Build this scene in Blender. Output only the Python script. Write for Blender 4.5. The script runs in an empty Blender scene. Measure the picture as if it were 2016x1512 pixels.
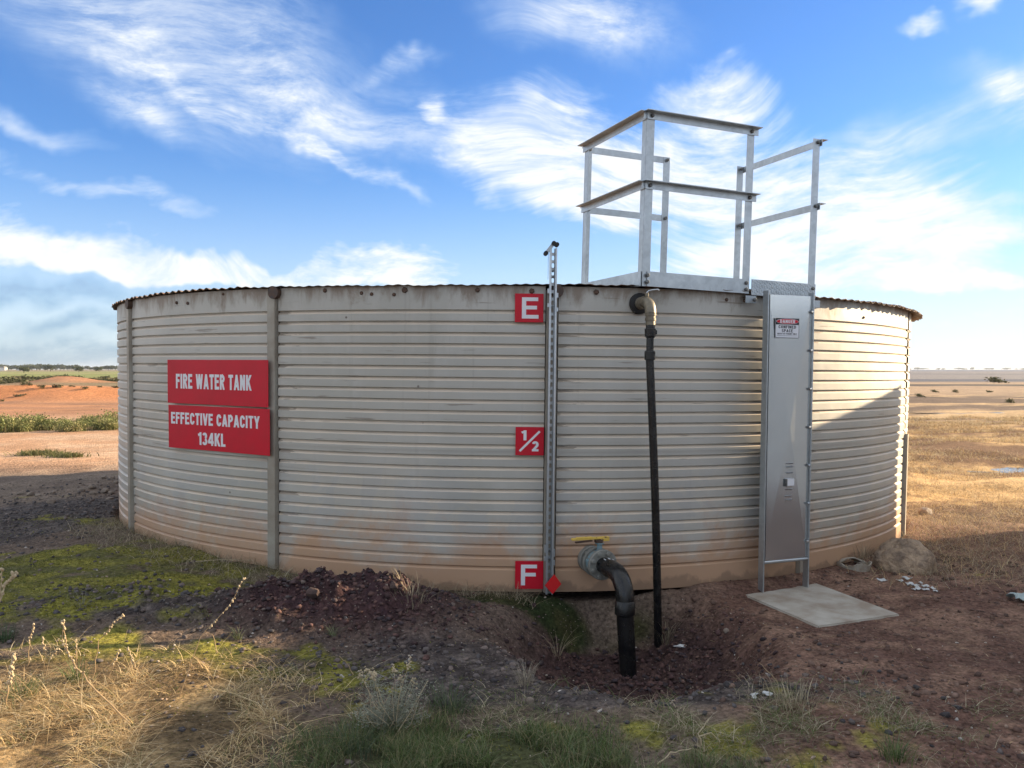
import bpy, bmesh, math, random
import numpy as np
from mathutils import Matrix, Vector, Euler

random.seed(7)
RNG = np.random.default_rng(11)
PI = math.pi
scene = bpy.context.scene
COL = scene.collection

# ------------------------------------------------------------------ camera
F_PX, HOR, EYE = 1660.0, 727.0, 1.607          # focal length and horizon row in photo pixels, eye height
PITCH = math.radians(2.5)
PPY = HOR + F_PX * math.tan(PITCH)             # row of the optical axis
cam_d = bpy.data.cameras.new('camera')
cam = bpy.data.objects.new('camera', cam_d)
COL.objects.link(cam)
cam.location = (0, 0, EYE)
cam.rotation_euler = (PI / 2 - PITCH, 0, 0)
cam_d.sensor_width = 36
cam_d.lens = F_PX / 2016 * 36
cam_d.shift_y = (PPY - 756) / 2016
cam_d.clip_start = 0.05
cam_d.clip_end = 20000
scene.camera = cam

# ------------------------------------------------------------------ light
SUN_AZ = math.radians(21.5)                    # to the right and a little ahead of the camera
SUN_EL = math.radians(16.0)
S2 = np.array([math.cos(SUN_AZ), math.sin(SUN_AZ)])
SDIR = Vector((S2[0] * math.cos(SUN_EL), S2[1] * math.cos(SUN_EL), math.sin(SUN_EL)))
sun_d = bpy.data.lights.new('sun', 'SUN')
sun_d.energy = 5.0
sun_d.angle = math.radians(0.5)
sun_d.color = (1.0, 0.78, 0.51)
sun = bpy.data.objects.new('sun', sun_d)
COL.objects.link(sun)
sun.rotation_euler = SDIR.to_track_quat('Z', 'Y').to_euler()
sun.location = (30, 10, 20)

scene.view_settings.view_transform = 'Standard'
scene.view_settings.look = 'None'
scene.view_settings.gamma = 1
scene.view_settings.use_curve_mapping = False
scene.view_settings.exposure = 1.4
scene.render.engine = 'CYCLES'
scene.cycles.max_bounces = 5
scene.cycles.diffuse_bounces = 3
scene.cycles.glossy_bounces = 2
scene.cycles.transmission_bounces = 2
scene.cycles.caustics_reflective = False
scene.cycles.caustics_refractive = False

world = bpy.data.worlds.new('World')
scene.world = world
world.use_nodes = True
world.cycles.sampling_method = 'MANUAL'
world.cycles.sample_map_resolution = 512


def build_world():
    nt = world.node_tree
    N, L = nt.nodes, nt.links
    N.clear()

    def node(t, **kw):
        n = N.new(t)
        for k, v in kw.items():
            setattr(n, k, v)
        return n

    def math_(op, a, b=None, c=None, clamp=False):
        n = node('ShaderNodeMath', operation=op, use_clamp=clamp)
        for i, v in enumerate((a, b, c)):
            if v is None:
                continue
            if isinstance(v, (int, float)):
                n.inputs[i].default_value = v
            else:
                L.new(v, n.inputs[i])
        return n.outputs[0]

    def maprange(v, a, b, c, d, smooth=True):
        n = node('ShaderNodeMapRange', interpolation_type='SMOOTHSTEP' if smooth else 'LINEAR')
        L.new(v, n.inputs[0])
        for i, x in enumerate((a, b, c, d)):
            n.inputs[1 + i].default_value = x
        return n.outputs[0]

    sky = node('ShaderNodeTexSky', sky_type='NISHITA')
    sky.sun_disc = False
    sky.sun_elevation = SUN_EL
    sky.sun_rotation = math.atan2(S2[0], S2[1])
    sky.altitude = 60
    sky.air_density = 1.0
    sky.dust_density = 0.35
    sky.ozone_density = 2.2
    hs = node('ShaderNodeHueSaturation')
    hs.inputs['Saturation'].default_value = 1.12
    hs.inputs['Value'].default_value = 1.0
    L.new(sky.outputs[0], hs.inputs['Color'])
    bg_sky = node('ShaderNodeBackground')
    bg_sky.inputs[1].default_value = 0.067
    mulc = node('ShaderNodeMix', data_type='RGBA', blend_type='MULTIPLY')
    mulc.inputs['Factor'].default_value = 1
    L.new(hs.outputs[0], mulc.inputs['A'])
    mulc.inputs['B'].default_value = (.70, .90, 1.28, 1)
    L.new(mulc.outputs['Result'], bg_sky.inputs[0])

    tc = node('ShaderNodeTexCoord')
    sep = node('ShaderNodeSeparateXYZ')
    L.new(tc.outputs['Generated'], sep.inputs[0])
    az = math_('ARCTAN2', sep.outputs[0], sep.outputs[1])
    el = math_('ARCSINE', sep.outputs[2])
    comb = node('ShaderNodeCombineXYZ')
    L.new(az, comb.inputs[0])
    L.new(el, comb.inputs[1])
    ae = comb.outputs[0]

    def noise(vec, scale, detail=6, rough=0.55, rot=0.0, sc=(1, 1, 1), dist=0.0, dim='2D'):
        m = node('ShaderNodeMapping', vector_type='POINT')
        m.inputs['Rotation'].default_value = (0, 0, rot)
        m.inputs['Scale'].default_value = sc
        L.new(vec, m.inputs[0])
        n = node('ShaderNodeTexNoise', noise_dimensions=dim)
        n.inputs['Scale'].default_value = scale
        n.inputs['Detail'].default_value = detail
        n.inputs['Roughness'].default_value = rough
        n.inputs['Distortion'].default_value = dist
        L.new(m.outputs[0], n.inputs['Vector'])
        return n

    # gentle domain warp of the sky coordinates
    wn = noise(ae, 7, 4, 0.62)
    sub = node('ShaderNodeVectorMath', operation='SUBTRACT')
    L.new(wn.outputs['Color'], sub.inputs[0])
    sub.inputs[1].default_value = (0.5, 0.5, 0.5)
    scl = node('ShaderNodeVectorMath', operation='SCALE')
    L.new(sub.outputs[0], scl.inputs[0])
    scl.inputs['Scale'].default_value = 0.075
    add = node('ShaderNodeVectorMath', operation='ADD')
    L.new(ae, add.inputs[0])
    L.new(scl.outputs[0], add.inputs[1])
    wae = add.outputs[0]

    sn = noise(ae, 3.0, 1.5, 0.5)
    sub2 = node('ShaderNodeVectorMath', operation='SUBTRACT')
    L.new(sn.outputs['Color'], sub2.inputs[0])
    sub2.inputs[1].default_value = (0.5, 0.5, 0.5)
    scl2 = node('ShaderNodeVectorMath', operation='SCALE')
    L.new(sub2.outputs[0], scl2.inputs[0])
    scl2.inputs['Scale'].default_value = 0.22
    add2 = node('ShaderNodeVectorMath', operation='ADD')
    L.new(ae, add2.inputs[0])
    L.new(scl2.outputs[0], add2.inputs[1])
    sae = add2.outputs[0]

    def patches(lst, vec):
        tot = None
        for cx, cy, a, b, ang, amp in lst:
            m = node('ShaderNodeMapping', vector_type='TEXTURE')
            m.inputs['Location'].default_value = (math.atan((cx - 1008) / F_PX), math.atan((HOR - cy) / F_PX), 0)
            m.inputs['Rotation'].default_value = (0, 0, -math.radians(ang))
            m.inputs['Scale'].default_value = (a / F_PX, b / F_PX, 1)
            L.new(vec, m.inputs[0])
            ln = node('ShaderNodeVectorMath', operation='LENGTH')
            L.new(m.outputs[0], ln.inputs[0])
            v = maprange(ln.outputs['Value'], 1.15, 0.0, 0.0, amp)
            tot = v if tot is None else math_('ADD', tot, v)
        return tot

    # thin cirrus, streaked along its own length (centre and half-axes in sky angle, slope in degrees)
    cirrus = patches([
        (290, 120, 520, 165, 26, .95), (150, 95, 330, 50, 23, .4), (540, 110, 320, 110, 33, .55),
        (490, 262, 400, 26, 18, .95), (700, 338, 200, 24, 27, 1.25), (660, 245, 240, 60, 17, .7), (880, 270, 200, 90, 22, .75),
        (280, 275, 95, 48, 20, .95), (60, 325, 150, 26, 5, .8), (210, 412, 330, 26, 9, .85),
        (790, 142, 110, 20, -22, .7), (1760, 330, 330, 70, -14, .95),
        (1940, 430, 170, 42, 4, .95), (1970, 520, 170, 36, -4, .95), (1990, 240, 130, 50, 20, 1.1),
        (1150, 52, 220, 85, 14, 1.3), (1330, 400, 420, 70, 4, .6),
    ], wae)
    fib = noise(sae, 1.0, 7, 0.70, math.radians(24), (7, 34, 1)).outputs['Fac']
    fib2 = noise(sae, 1.0, 6, 0.68, math.radians(-8), (10, 30, 1)).outputs['Fac']
    fibm = math_('ADD', math_('MULTIPLY', fib, 0.62), math_('MULTIPLY', fib2, 0.38))
    cir = math_('MULTIPLY', math_('MINIMUM', cirrus, 1.3), maprange(fibm, .26, .72, .12, 1.2))
    # denser, rounder cloud
    puffy = patches([
        (110, 515, 430, 80, 7, 1.1), (430, 548, 380, 48, 4, 1.05), (770, 525, 200, 50, 2, 1.15),
        (700, 560, 480, 34, 1, .8), (1050, 300, 310, 150, 10, 1.2), (1200, 360, 360, 130, 10, .95),
        (1410, 225, 150, 85, 8, 1.3), (1560, 420, 500, 165, 5, 1.15), (1720, 500, 360, 105, 0, 1.15),
        (1450, 545, 560, 60, 0, .8), (1916, 88, 80, 30, -14, 1.3), (1780, 125, 60, 18, 12, 1.0), (1930, 580, 260, 34, 0, .9),
        (842, 216, 52, 34, 20, .8), (1720, 4, 80, 26, 0, .8), (1880, 640, 440, 80, 0, .8), (60, 628, 240, 26, 0, .75),
    ], wae)
    pn = noise(sae, 1.0, 8, 0.66, math.radians(3), (8, 34, 1)).outputs['Fac']
    puf = maprange(math_('ADD', puffy, math_('MULTIPLY', math_('SUBTRACT', pn, 0.5), 1.7)), .05, 1.35, 0, 1)
    puf = math_('MULTIPLY', puf, maprange(fibm, .3, .62, .55, 1.1))
    puf = math_('MULTIPLY', puf, maprange(puffy, 0.02, 0.35, 0, 1))
    # similar cloud over the unseen rest of the sky, made denser for fill light
    ab = node('ShaderNodeVectorMath', operation='ABSOLUTE')
    L.new(ae, ab.inputs[0])
    sab = node('ShaderNodeSeparateXYZ')
    L.new(ab.outputs[0], sab.inputs[0])
    outside = math_('MAXIMUM', maprange(sab.outputs[0], .55, .75, 0, 1), maprange(el, .42, .56, 0, 1))
    d3 = node('ShaderNodeVectorMath', operation='MULTIPLY')
    L.new(tc.outputs['Generated'], d3.inputs[0])
    d3.inputs[1].default_value = (1, 1, 2.6)
    gn = noise(d3.outputs[0], 2.3, 5, 0.6, 0.5, (1.0, 2.2, 1), 0.0, '3D').outputs['Fac']
    gen = math_('MULTIPLY', outside, maprange(gn, .32, .56, .25, .97))
    # pale veil low over the horizon
    veil = math_('MULTIPLY', maprange(el, .26, .0, 0, .80), maprange(az, -.6, .55, .8, .95))
    cov = math_('MAXIMUM', math_('MAXIMUM', math_('MULTIPLY', cir, .72), puf), math_('MAXIMUM', gen, veil))
    cov = math_('MINIMUM', cov, .97)

    # cloud shade: thin parts bluish, thick parts white, grey layers low on the left
    mixc = node('ShaderNodeMix', data_type='RGBA')
    L.new(cov, mixc.inputs['Factor'])
    mixc.inputs['A'].default_value = (.225, .31, .43, 1)
    mixc.inputs['B'].default_value = (.395, .405, .41, 1)
    grey = patches([(100, 597, 320, 34, 1, 1.2), (150, 655, 240, 25, -4, 1.1), (60, 706, 480, 34, 0, 1.3)], wae)
    gm = math_('MULTIPLY', math_('MINIMUM', grey, 1.0), maprange(fib2, .3, .6, .45, 1.0))
    mixg = node('ShaderNodeMix', data_type='RGBA')
    L.new(gm, mixg.inputs['Factor'])
    L.new(mixc.outputs['Result'], mixg.inputs['A'])
    mixg.inputs['B'].default_value = (.15, .205, .29, 1)
    bg_c = node('ShaderNodeBackground')
    bg_c.inputs[1].default_value = 1.0
    L.new(mixg.outputs['Result'], bg_c.inputs[0])
    ms = node('ShaderNodeMixShader')
    L.new(math_('MAXIMUM', cov, math_('MULTIPLY', gm, .65)), ms.inputs[0])
    L.new(bg_sky.outputs[0], ms.inputs[1])
    L.new(bg_c.outputs[0], ms.inputs[2])
    out = node('ShaderNodeOutputWorld')
    L.new(ms.outputs[0], out.inputs[0])


build_world()

# ------------------------------------------------------------------ pixel helpers
FW = Vector((0, math.cos(PITCH), -math.sin(PITCH)))
UP = Vector((0, math.sin(PITCH), math.cos(PITCH)))
EYEV = Vector((0, 0, EYE))


def ray(px, py):
    return Vector(((px - 1008) / F_PX, 0, 0)) + UP * (-(py - PPY) / F_PX) + FW


def at_y(px, py, y):
    d = ray(px, py)
    return EYEV + d * (y / d.y)


def at_z(px, py, z=0.0):
    d = ray(px, py)
    return EYEV + d * ((z - EYE) / d.z)


# ------------------------------------------------------------------ tank frame
R, CY, H = 4.45, 10.48, 2.205
TILT = math.radians(0.6)
T = Matrix.Translation((0, CY, 0)) @ Matrix.Rotation(TILT, 4, 'Y')
TI = T.inverted()


def tank_hit(px, py, r=R):
    """azimuth and height (in the tank's own frame) where a photo pixel meets the cylinder of radius r"""
    o = TI @ EYEV
    d = TI.to_3x3() @ ray(px, py)
    a = d.x ** 2 + d.y ** 2
    b = 2 * (o.x * d.x + o.y * d.y)
    c = o.x ** 2 + o.y ** 2 - r * r
    disc = max(b * b - 4 * a * c, 0)
    t = (-b - math.sqrt(disc)) / (2 * a)
    p = o + d * t
    return math.atan2(p.x, -p.y), p.z


def wall_frame(az, r, z):
    """local frame on the tank wall: x to the right, y into the tank, z up"""
    n = Vector((math.sin(az), -math.cos(az), 0))
    t = Vector((math.cos(az), math.sin(az), 0))
    M = Matrix.Identity(4)
    M.col[0][:3] = t
    M.col[1][:3] = -n
    M.col[2][:3] = (0, 0, 1)
    M.translation = n * r + Vector((0, 0, z))
    return T @ M


# ------------------------------------------------------------------ materials
MATS = {}


def new_mat(name):
    m = bpy.data.materials.new(name)
    m.use_nodes = True
    nt = m.node_tree
    b = nt.nodes['Principled BSDF']
    MATS[name] = m
    return m, nt, b


def n_noise(nt, scale, detail=5, rough=.55, vec=None, dist=0, sc=None):
    n = nt.nodes.new('ShaderNodeTexNoise')
    n.inputs['Scale'].default_value = scale
    n.inputs['Detail'].default_value = detail
    n.inputs['Roughness'].default_value = rough
    n.inputs['Distortion'].default_value = dist
    if vec is None:
        tc = nt.nodes.new('ShaderNodeTexCoord')
        vec = tc.outputs['Object']
    if sc:
        mp = nt.nodes.new('ShaderNodeMapping')
        mp.inputs['Scale'].default_value = sc
        nt.links.new(vec, mp.inputs[0])
        vec = mp.outputs[0]
    nt.links.new(vec, n.inputs['Vector'])
    return n


def n_range(nt, v, a, b, c, d, smooth=False):
    n = nt.nodes.new('ShaderNodeMapRange')
    if smooth:
        n.interpolation_type = 'SMOOTHSTEP'
    nt.links.new(v, n.inputs[0])
    for i, x in enumerate((a, b, c, d)):
        n.inputs[1 + i].default_value = x
    return n.outputs[0]


def n_mix(nt, f, a, b, blend='MIX'):
    n = nt.nodes.new('ShaderNodeMix')
    n.data_type = 'RGBA'
    n.blend_type = blend
    for v, k in ((f, 'Factor'), (a, 'A'), (b, 'B')):
        if isinstance(v, bpy.types.NodeSocket):
            nt.links.new(v, n.inputs[k])
        elif k == 'Factor':
            n.inputs[k].default_value = v
        else:
            n.inputs[k].default_value = (*v, 1)
    return n.outputs['Result']


def n_math(nt, op, a, b=None, clamp=False):
    n = nt.nodes.new('ShaderNodeMath')
    n.operation = op
    n.use_clamp = clamp
    for i, v in enumerate((a, b)):
        if v is None:
            continue
        if isinstance(v, bpy.types.NodeSocket):
            nt.links.new(v, n.inputs[i])
        else:
            n.inputs[i].default_value = v
    return n.outputs[0]


def n_bump(nt, h, strength, dist, b):
    n = nt.nodes.new('ShaderNodeBump')
    n.inputs['Strength'].default_value = strength
    n.inputs['Distance'].default_value = dist
    nt.links.new(h, n.inputs['Height'])
    nt.links.new(n.outputs[0], b.inputs['Normal'])


def simple(name, c1, c2, scale=6, rough=(.4, .6), metal=0.0, bump=0.0, bscale=None, bdist=.003, spec=.5, contrast=(.35, .65)):
    m, nt, b = new_mat(name)
    n = n_noise(nt, scale)
    f = n_range(nt, n.outputs['Fac'], contrast[0], contrast[1], 0, 1)
    nt.links.new(n_mix(nt, f, c1, c2), b.inputs['Base Color'])
    nt.links.new(n_range(nt, n.outputs['Fac'], .3, .7, rough[0], rough[1]), b.inputs['Roughness'])
    b.inputs['Metallic'].default_value = metal
    b.inputs['Specular IOR Level'].default_value = spec
    if bump:
        bn = n_noise(nt, bscale or scale * 4, 6)
        n_bump(nt, bn.outputs['Fac'], bump, bdist, b)
    return m


def vcol(name, rough=.8, var=.35, scale=20, spec=.25, bump=0, bscale=60, bdist=.004, transl=0.0):
    """colour from the mesh's own 'tint' attribute, varied by noise"""
    m, nt, b = new_mat(name)
    at = nt.nodes.new('ShaderNodeAttribute')
    at.attribute_name = 'tint'
    n = n_noise(nt, scale)
    f = n_range(nt, n.outputs['Fac'], .3, .7, 1 - var, 1 + var)
    mul = nt.nodes.new('ShaderNodeVectorMath')
    mul.operation = 'SCALE'
    nt.links.new(at.outputs['Color'], mul.inputs[0])
    nt.links.new(f, mul.inputs['Scale'])
    nt.links.new(mul.outputs[0], b.inputs['Base Color'])
    b.inputs['Roughness'].default_value = rough
    b.inputs['Specular IOR Level'].default_value = spec
    if transl:
        tr = nt.nodes.new('ShaderNodeBsdfTranslucent')
        nt.links.new(mul.outputs[0], tr.inputs['Color'])
        mx = nt.nodes.new('ShaderNodeMixShader')
        mx.inputs[0].default_value = transl
        nt.links.new(b.outputs[0], mx.inputs[1])
        nt.links.new(tr.outputs[0], mx.inputs[2])
        nt.links.new(mx.outputs[0], nt.nodes['Material Output'].inputs[0])
    if bump:
        bn = n_noise(nt, bscale, 6)
        n_bump(nt, bn.outputs['Fac'], bump, bdist, b)
    return m


def make_wall_mat():
    m, nt, b = new_mat('zincalume_wall')
    L = nt.links
    tc = nt.nodes.new('ShaderNodeTexCoord')
    uv = nt.nodes.new('ShaderNodeSeparateXYZ')
    L.new(tc.outputs['UV'], uv.inputs[0])
    obj = tc.outputs['Object']
    v = uv.outputs[1]
    u = uv.outputs[0]
    big = n_noise(nt, 1.3, 4, .5, obj)
    base = n_mix(nt, n_range(nt, big.outputs['Fac'], .35, .65, 0, 1), (.43, .418, .372), (.505, .488, .44))
    fine = n_noise(nt, 5, 6, .65, obj, 0, (1, 1, .25))
    base = n_mix(nt, n_range(nt, fine.outputs['Fac'], .52, .72, 0, .35), base, (.58, .57, .53))
    # dust lying on the upward-facing ledges
    geo = nt.nodes.new('ShaderNodeNewGeometry')
    sep = nt.nodes.new('ShaderNodeSeparateXYZ')
    L.new(geo.outputs['True Normal'], sep.inputs[0])
    dn = n_noise(nt, 3, 4, .6, obj)
    dust = n_math(nt, 'MULTIPLY', n_range(nt, sep.outputs[2], .15, .35, 0, 1), n_range(nt, dn.outputs['Fac'], .3, .65, .55, .95))
    base = n_mix(nt, dust, base, (.72, .60, .47))
    # dark wet marks on the ledges beside the seams, of uneven length
    en = n_noise(nt, 9, 3, .6, obj, 0, (.5, .5, 6))
    reach = n_range(nt, en.outputs['Fac'], .35, .75, -.10, .32)
    edge = n_math(nt, 'MULTIPLY', n_math(nt, 'LESS_THAN', u, reach), n_range(nt, sep.outputs[2], .1, .3, .10, 1))
    base = n_mix(nt, n_math(nt, 'MULTIPLY', edge, .6), base, (.17, .135, .105))
    sp = n_noise(nt, 4, 4, .55, obj, 0, (.45, .45, 9))
    base = n_mix(nt, n_math(nt, 'MULTIPLY', n_range(nt, sp.outputs['Fac'], .66, .70, 0, .55), n_range(nt, v, .75, 1.0, 0, 1)), base, (.16, .12, .09))
    # splashed earth on the lower bands, with a wandering upper limit
    mn = n_noise(nt, 1.6, 8, .70, obj, .4)
    lim = n_range(nt, mn.outputs['Fac'], .3, .7, .05, .62)
    mud = n_range(nt, n_math(nt, 'SUBTRACT', lim, v), -.22, .20, 0, 1, True)
    base = n_mix(nt, n_math(nt, 'MULTIPLY', mud, .88), base, (.50, .295, .17))
    dmp = n_noise(nt, 5, 4, .6, obj, .5, (1, 1, .8))
    base = n_mix(nt, n_math(nt, 'MULTIPLY', n_range(nt, n_math(nt, 'SUBTRACT', n_range(nt, dmp.outputs['Fac'], .3, .7, .0, .12), v), -.01, .02, 0, 1), .55), base, (.19, .125, .085))
    # rust and grime creeping down from under the roof edge
    rn = n_noise(nt, 6, 6, .7, obj, .4, (1, 1, .35))
    top = n_math(nt, 'SUBTRACT', v, n_range(nt, rn.outputs['Fac'], .3, .7, 2.22, 1.98))
    base = n_mix(nt, n_range(nt, top, -.02, .1, 0, .75), base, (.20, .14, .095))
    vr = n_noise(nt, 10, 4, .6, obj, 0, (1.6, 1.6, .06))
    base = n_mix(nt, n_math(nt, 'MULTIPLY', n_range(nt, vr.outputs['Fac'], .60, .72, 0, .30), n_range(nt, v, .3, 1.9, .25, 1)), base, (.27, .24, .21))
    # rubbed, bluish scuffs
    sc = n_noise(nt, 2.2, 3, .5, obj, 1.4)
    base = n_mix(nt, n_math(nt, 'MULTIPLY', n_range(nt, sc.outputs['Fac'], .495, .505, 0, 1), n_range(nt, n_math(nt, 'ABSOLUTE', n_math(nt, 'SUBTRACT', v, .6)), .1, .45, .16, 0)), base, (.34, .37, .42))
    # scattered rust specks
    vor = nt.nodes.new('ShaderNodeTexVoronoi')
    vor.inputs['Scale'].default_value = 3.2
    L.new(obj, vor.inputs['Vector'])
    base = n_mix(nt, n_range(nt, vor.outputs['Distance'], .035, .02, 0, .8), base, (.10, .075, .06))
    L.new(base, b.inputs['Base Color'])
    met = n_math(nt, 'MULTIPLY', n_math(nt, 'SUBTRACT', 1.0, mud, True), n_math(nt, 'SUBTRACT', .2, n_math(nt, 'MULTIPLY', dust, .2)))
    L.new(met, b.inputs['Metallic'])
    L.new(n_range(nt, fine.outputs['Fac'], .3, .7, .40, .56), b.inputs['Roughness'])
    bn = n_noise(nt, 3.0, 3, .5, obj)
    n_bump(nt, bn.outputs['Fac'], .25, .02, b)
    return m


def make_galv(name, light=(.52, .56, .58), dark=(.38, .41, .43), metal=.75, rough=(.30, .46), scale=38, bump=.12):
    m, nt, b = new_mat(name)
    tc = nt.nodes.new('ShaderNodeTexCoord')
    vor = nt.nodes.new('ShaderNodeTexVoronoi')
    vor.inputs['Scale'].default_value = scale
    nt.links.new(tc.outputs['Object'], vor.inputs['Vector'])
    sepc = nt.nodes.new('ShaderNodeSeparateColor')
    nt.links.new(vor.outputs['Color'], sepc.inputs[0])
    n = n_noise(nt, 7, 6, .65, tc.outputs['Object'])
    f = n_math(nt, 'ADD', n_math(nt, 'MULTIPLY', sepc.outputs[0], .35), n_range(nt, n.outputs['Fac'], .3, .7, 0, .65))
    c = n_mix(nt, f, dark, light)
    st = n_noise(nt, 14, 5, .7, tc.outputs['Object'], 0, (1, 1, .12))
    c = n_mix(nt, n_range(nt, st.outputs['Fac'], .6, .72, 0, .35), c, (.62, .64, .64))
    nt.links.new(c, b.inputs['Base Color'])
    nt.links.new(n_range(nt, f, 0, 1, rough[1], rough[0]), b.inputs['Roughness'])
    b.inputs['Metallic'].default_value = metal
    n_bump(nt, n.outputs['Fac'], bump, .004, b)
    return m


make_wall_mat()
make_galv('galvanised')
make_galv('galvanised_sheet', (.66, .69, .70), (.61, .645, .66), .85, (.17, .22), 160, .02)
make_galv('zinc_bright', (.60, .64, .67), (.45, .49, .52), .8, (.25, .4), 50)
simple('seam_post', (.40, .375, .32), (.29, .25, .20), 5, (.45, .6), .35, .15)
simple('rust_roof', (.20, .16, .125), (.17, .085, .045), 9, (.6, .85), .1, .3)
simple('bracket_rust', (.075, .06, .055), (.13, .075, .05), 25, (.6, .8), .2, .3)
simple('dark_liner', (.012, .011, .010), (.02, .017, .014), 8, (.7, .9))
simple('sign_red', (.60, .006, .026), (.52, .012, .026), 5, (.30, .45), 0, .03, 3, .01, spec=.3, contrast=(.4, .72))
simple('sign_red_bright', (.66, .015, .018), (.60, .012, .016), 8, (.3, .4))
simple('sign_white', (.80, .80, .82), (.76, .77, .80), 4, (.35, .45))
simple('sign_black', (.012, .012, .014), (.02, .02, .022), 8, (.35, .5))
simple('bolt_steel', (.20, .21, .21), (.11, .11, .11), 40, (.4, .6), .6)
simple('black_poly', (.006, .0065, .008), (.014, .0135, .013), 9, (.16, .34), 0, .05, 60, spec=.45)
simple('black_rubber', (.012, .012, .013), (.02, .019, .018), 15, (.6, .8))
simple('brass_dull', (.25, .215, .155), (.175, .15, .11), 22, (.4, .55), .45, .1)
simple('cast_grey', (.26, .26, .235), (.20, .195, .17), 14, (.5, .7), .1, .25)
simple('cast_blue', (.16, .30, .36), (.24, .25, .235), 18, (.45, .6), .05, .2)
simple('yellow_chipped', (.72, .49, .09), (.24, .13, .05), 24, (.5, .7), 0, .3, contrast=(.56, .62))
simple('handle_rust', (.10, .055, .035), (.06, .04, .03), 30, (.7, .9), 0, .4)
simple('concrete', (.46, .43, .375), (.30, .245, .19), 4.5, (.75, .9), 0, .35, 40, .004)
simple('boulder', (.52, .38, .26), (.27, .20, .145), 11, (.8, .95), 0, 1.0, 22, .07, contrast=(.4, .62))
simple('stone_pale', (.42, .34, .27), (.28, .23, .19), 14, (.8, .95), 0, .4, 50)
simple('stone_brown', (.26, .205, .16), (.17, .135, .11), 14, (.85, .95), 0, .5, 40)
simple('clod', (.085, .052, .045), (.055, .036, .033), 14, (.9, 1), 0, .8, 40, .008)
simple('paper', (.66, .67, .66), (.45, .46, .47), 30, (.7, .9))
simple('rag', (.42, .50, .50), (.32, .39, .40), 20, (.8, .95), 0, .4)
simple('plaster', (.42, .39, .33), (.30, .25, .19), 16, (.8, .95), 0, .4)
simple('cream_panel', (.80, .80, .77), (.76, .76, .73), 4, (.5, .65))
simple('shed_roof', (.42, .43, .43), (.36, .37, .37), 4, (.4, .55), .3)
simple('house_white', (.72, .71, .68), (.66, .65, .62), 2, (.7, .8))
simple('house_roof', (.32, .30, .28), (.27, .25, .24), 2, (.6, .7))
vcol('grass', .75, .25, 30, .2, transl=.25)
vcol('straw', .8, .25, 30, .2, transl=.15)
vcol('pebble', .85, .35, 40, .25, .3, 90, .003)
vcol('leafage', .7, .35, 14, .2, transl=.2)
simple('bark', (.10, .075, .055), (.07, .05, .04), 8, (.9, 1))
simple('dry_stem', (.42, .30, .17), (.30, .21, .12), 40, (.8, .9))
simple('dry_stem_pale', (.55, .45, .30), (.42, .33, .21), 40, (.8, .9))

m, nt, b = new_mat('water')
n_ = n_noise(nt, 3, 4)
nt.links.new(n_mix(nt, n_range(nt, n_.outputs['Fac'], .3, .7, 0, 1), (.05, .048, .045), (.09, .08, .07)), b.inputs['Base Color'])
b.inputs['Roughness'].default_value = .06
b.inputs['Specular IOR Level'].default_value = .6
n_bump(nt, n_.outputs['Fac'], .03, .01, b)

# ------------------------------------------------------------------ mesh helpers


def link(o, parent=None):
    COL.objects.link(o)
    if parent is not None:
        o.parent = parent
    return o


def tag(o, label, cat, group=None, kind=None):
    if label:
        o['label'] = label
    if cat:
        o['category'] = cat
    if group:
        o['group'] = group
    if kind:
        o['kind'] = kind
    return o


ORD = ['first', 'second', 'third', 'fourth', 'fifth', 'sixth', 'seventh', 'eighth', 'ninth', 'tenth', 'eleventh', 'twelfth', 'thirteenth', 'fourteenth', 'fifteenth', 'sixteenth',
       'seventeenth', 'eighteenth', 'nineteenth', 'twentieth']


def empty(name, M):
    e = bpy.data.objects.new(name, None)
    e.empty_display_size = .1
    link(e)
    e.matrix_world = M
    return e


def pydata(name, v, f, mat, parent=None, smooth=None, tint=None, M=None):
    me = bpy.data.meshes.new(name)
    me.from_pydata([tuple(p) for p in v], [], f)
    finish(me, mat, smooth, tint)
    o = link(bpy.data.objects.new(name, me), parent)
    if M is not None:
        o.matrix_local = M
    return o


def finish(me, mat, smooth=None, tint=None):
    if mat:
        me.materials.append(MATS[mat])
    if smooth is not None:
        me.shade_smooth()
        if smooth < 3:
            me.set_sharp_from_angle(angle=smooth)
    if tint is not None:
        a = me.attributes.new('tint', 'FLOAT_COLOR', 'POINT')
        t = np.ones((len(me.vertices), 4), np.float32)
        t[:, :3] = tint
        a.data.foreach_set('color', t.ravel())


def np_mesh(name, V, Fq, mat, parent=None, tint=None, smooth=None):
    """V (n,3), Fq (m,k) arrays; fast path for large meshes"""
    me = bpy.data.meshes.new(name)
    V = np.ascontiguousarray(V, np.float32)
    m, k = Fq.shape
    me.vertices.add(len(V))
    me.vertices.foreach_set('co', V.ravel())
    me.loops.add(m * k)
    me.loops.foreach_set('vertex_index', np.ascontiguousarray(Fq, np.int32).ravel())
    me.polygons.add(m)
    me.polygons.foreach_set('loop_start', np.arange(0, m * k, k, dtype=np.int32))
    me.polygons.foreach_set('loop_total', np.full(m, k, np.int32))
    me.update(calc_edges=True)
    me.validate()
    finish(me, mat, smooth, tint)
    return link(bpy.data.objects.new(name, me), parent)


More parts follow.
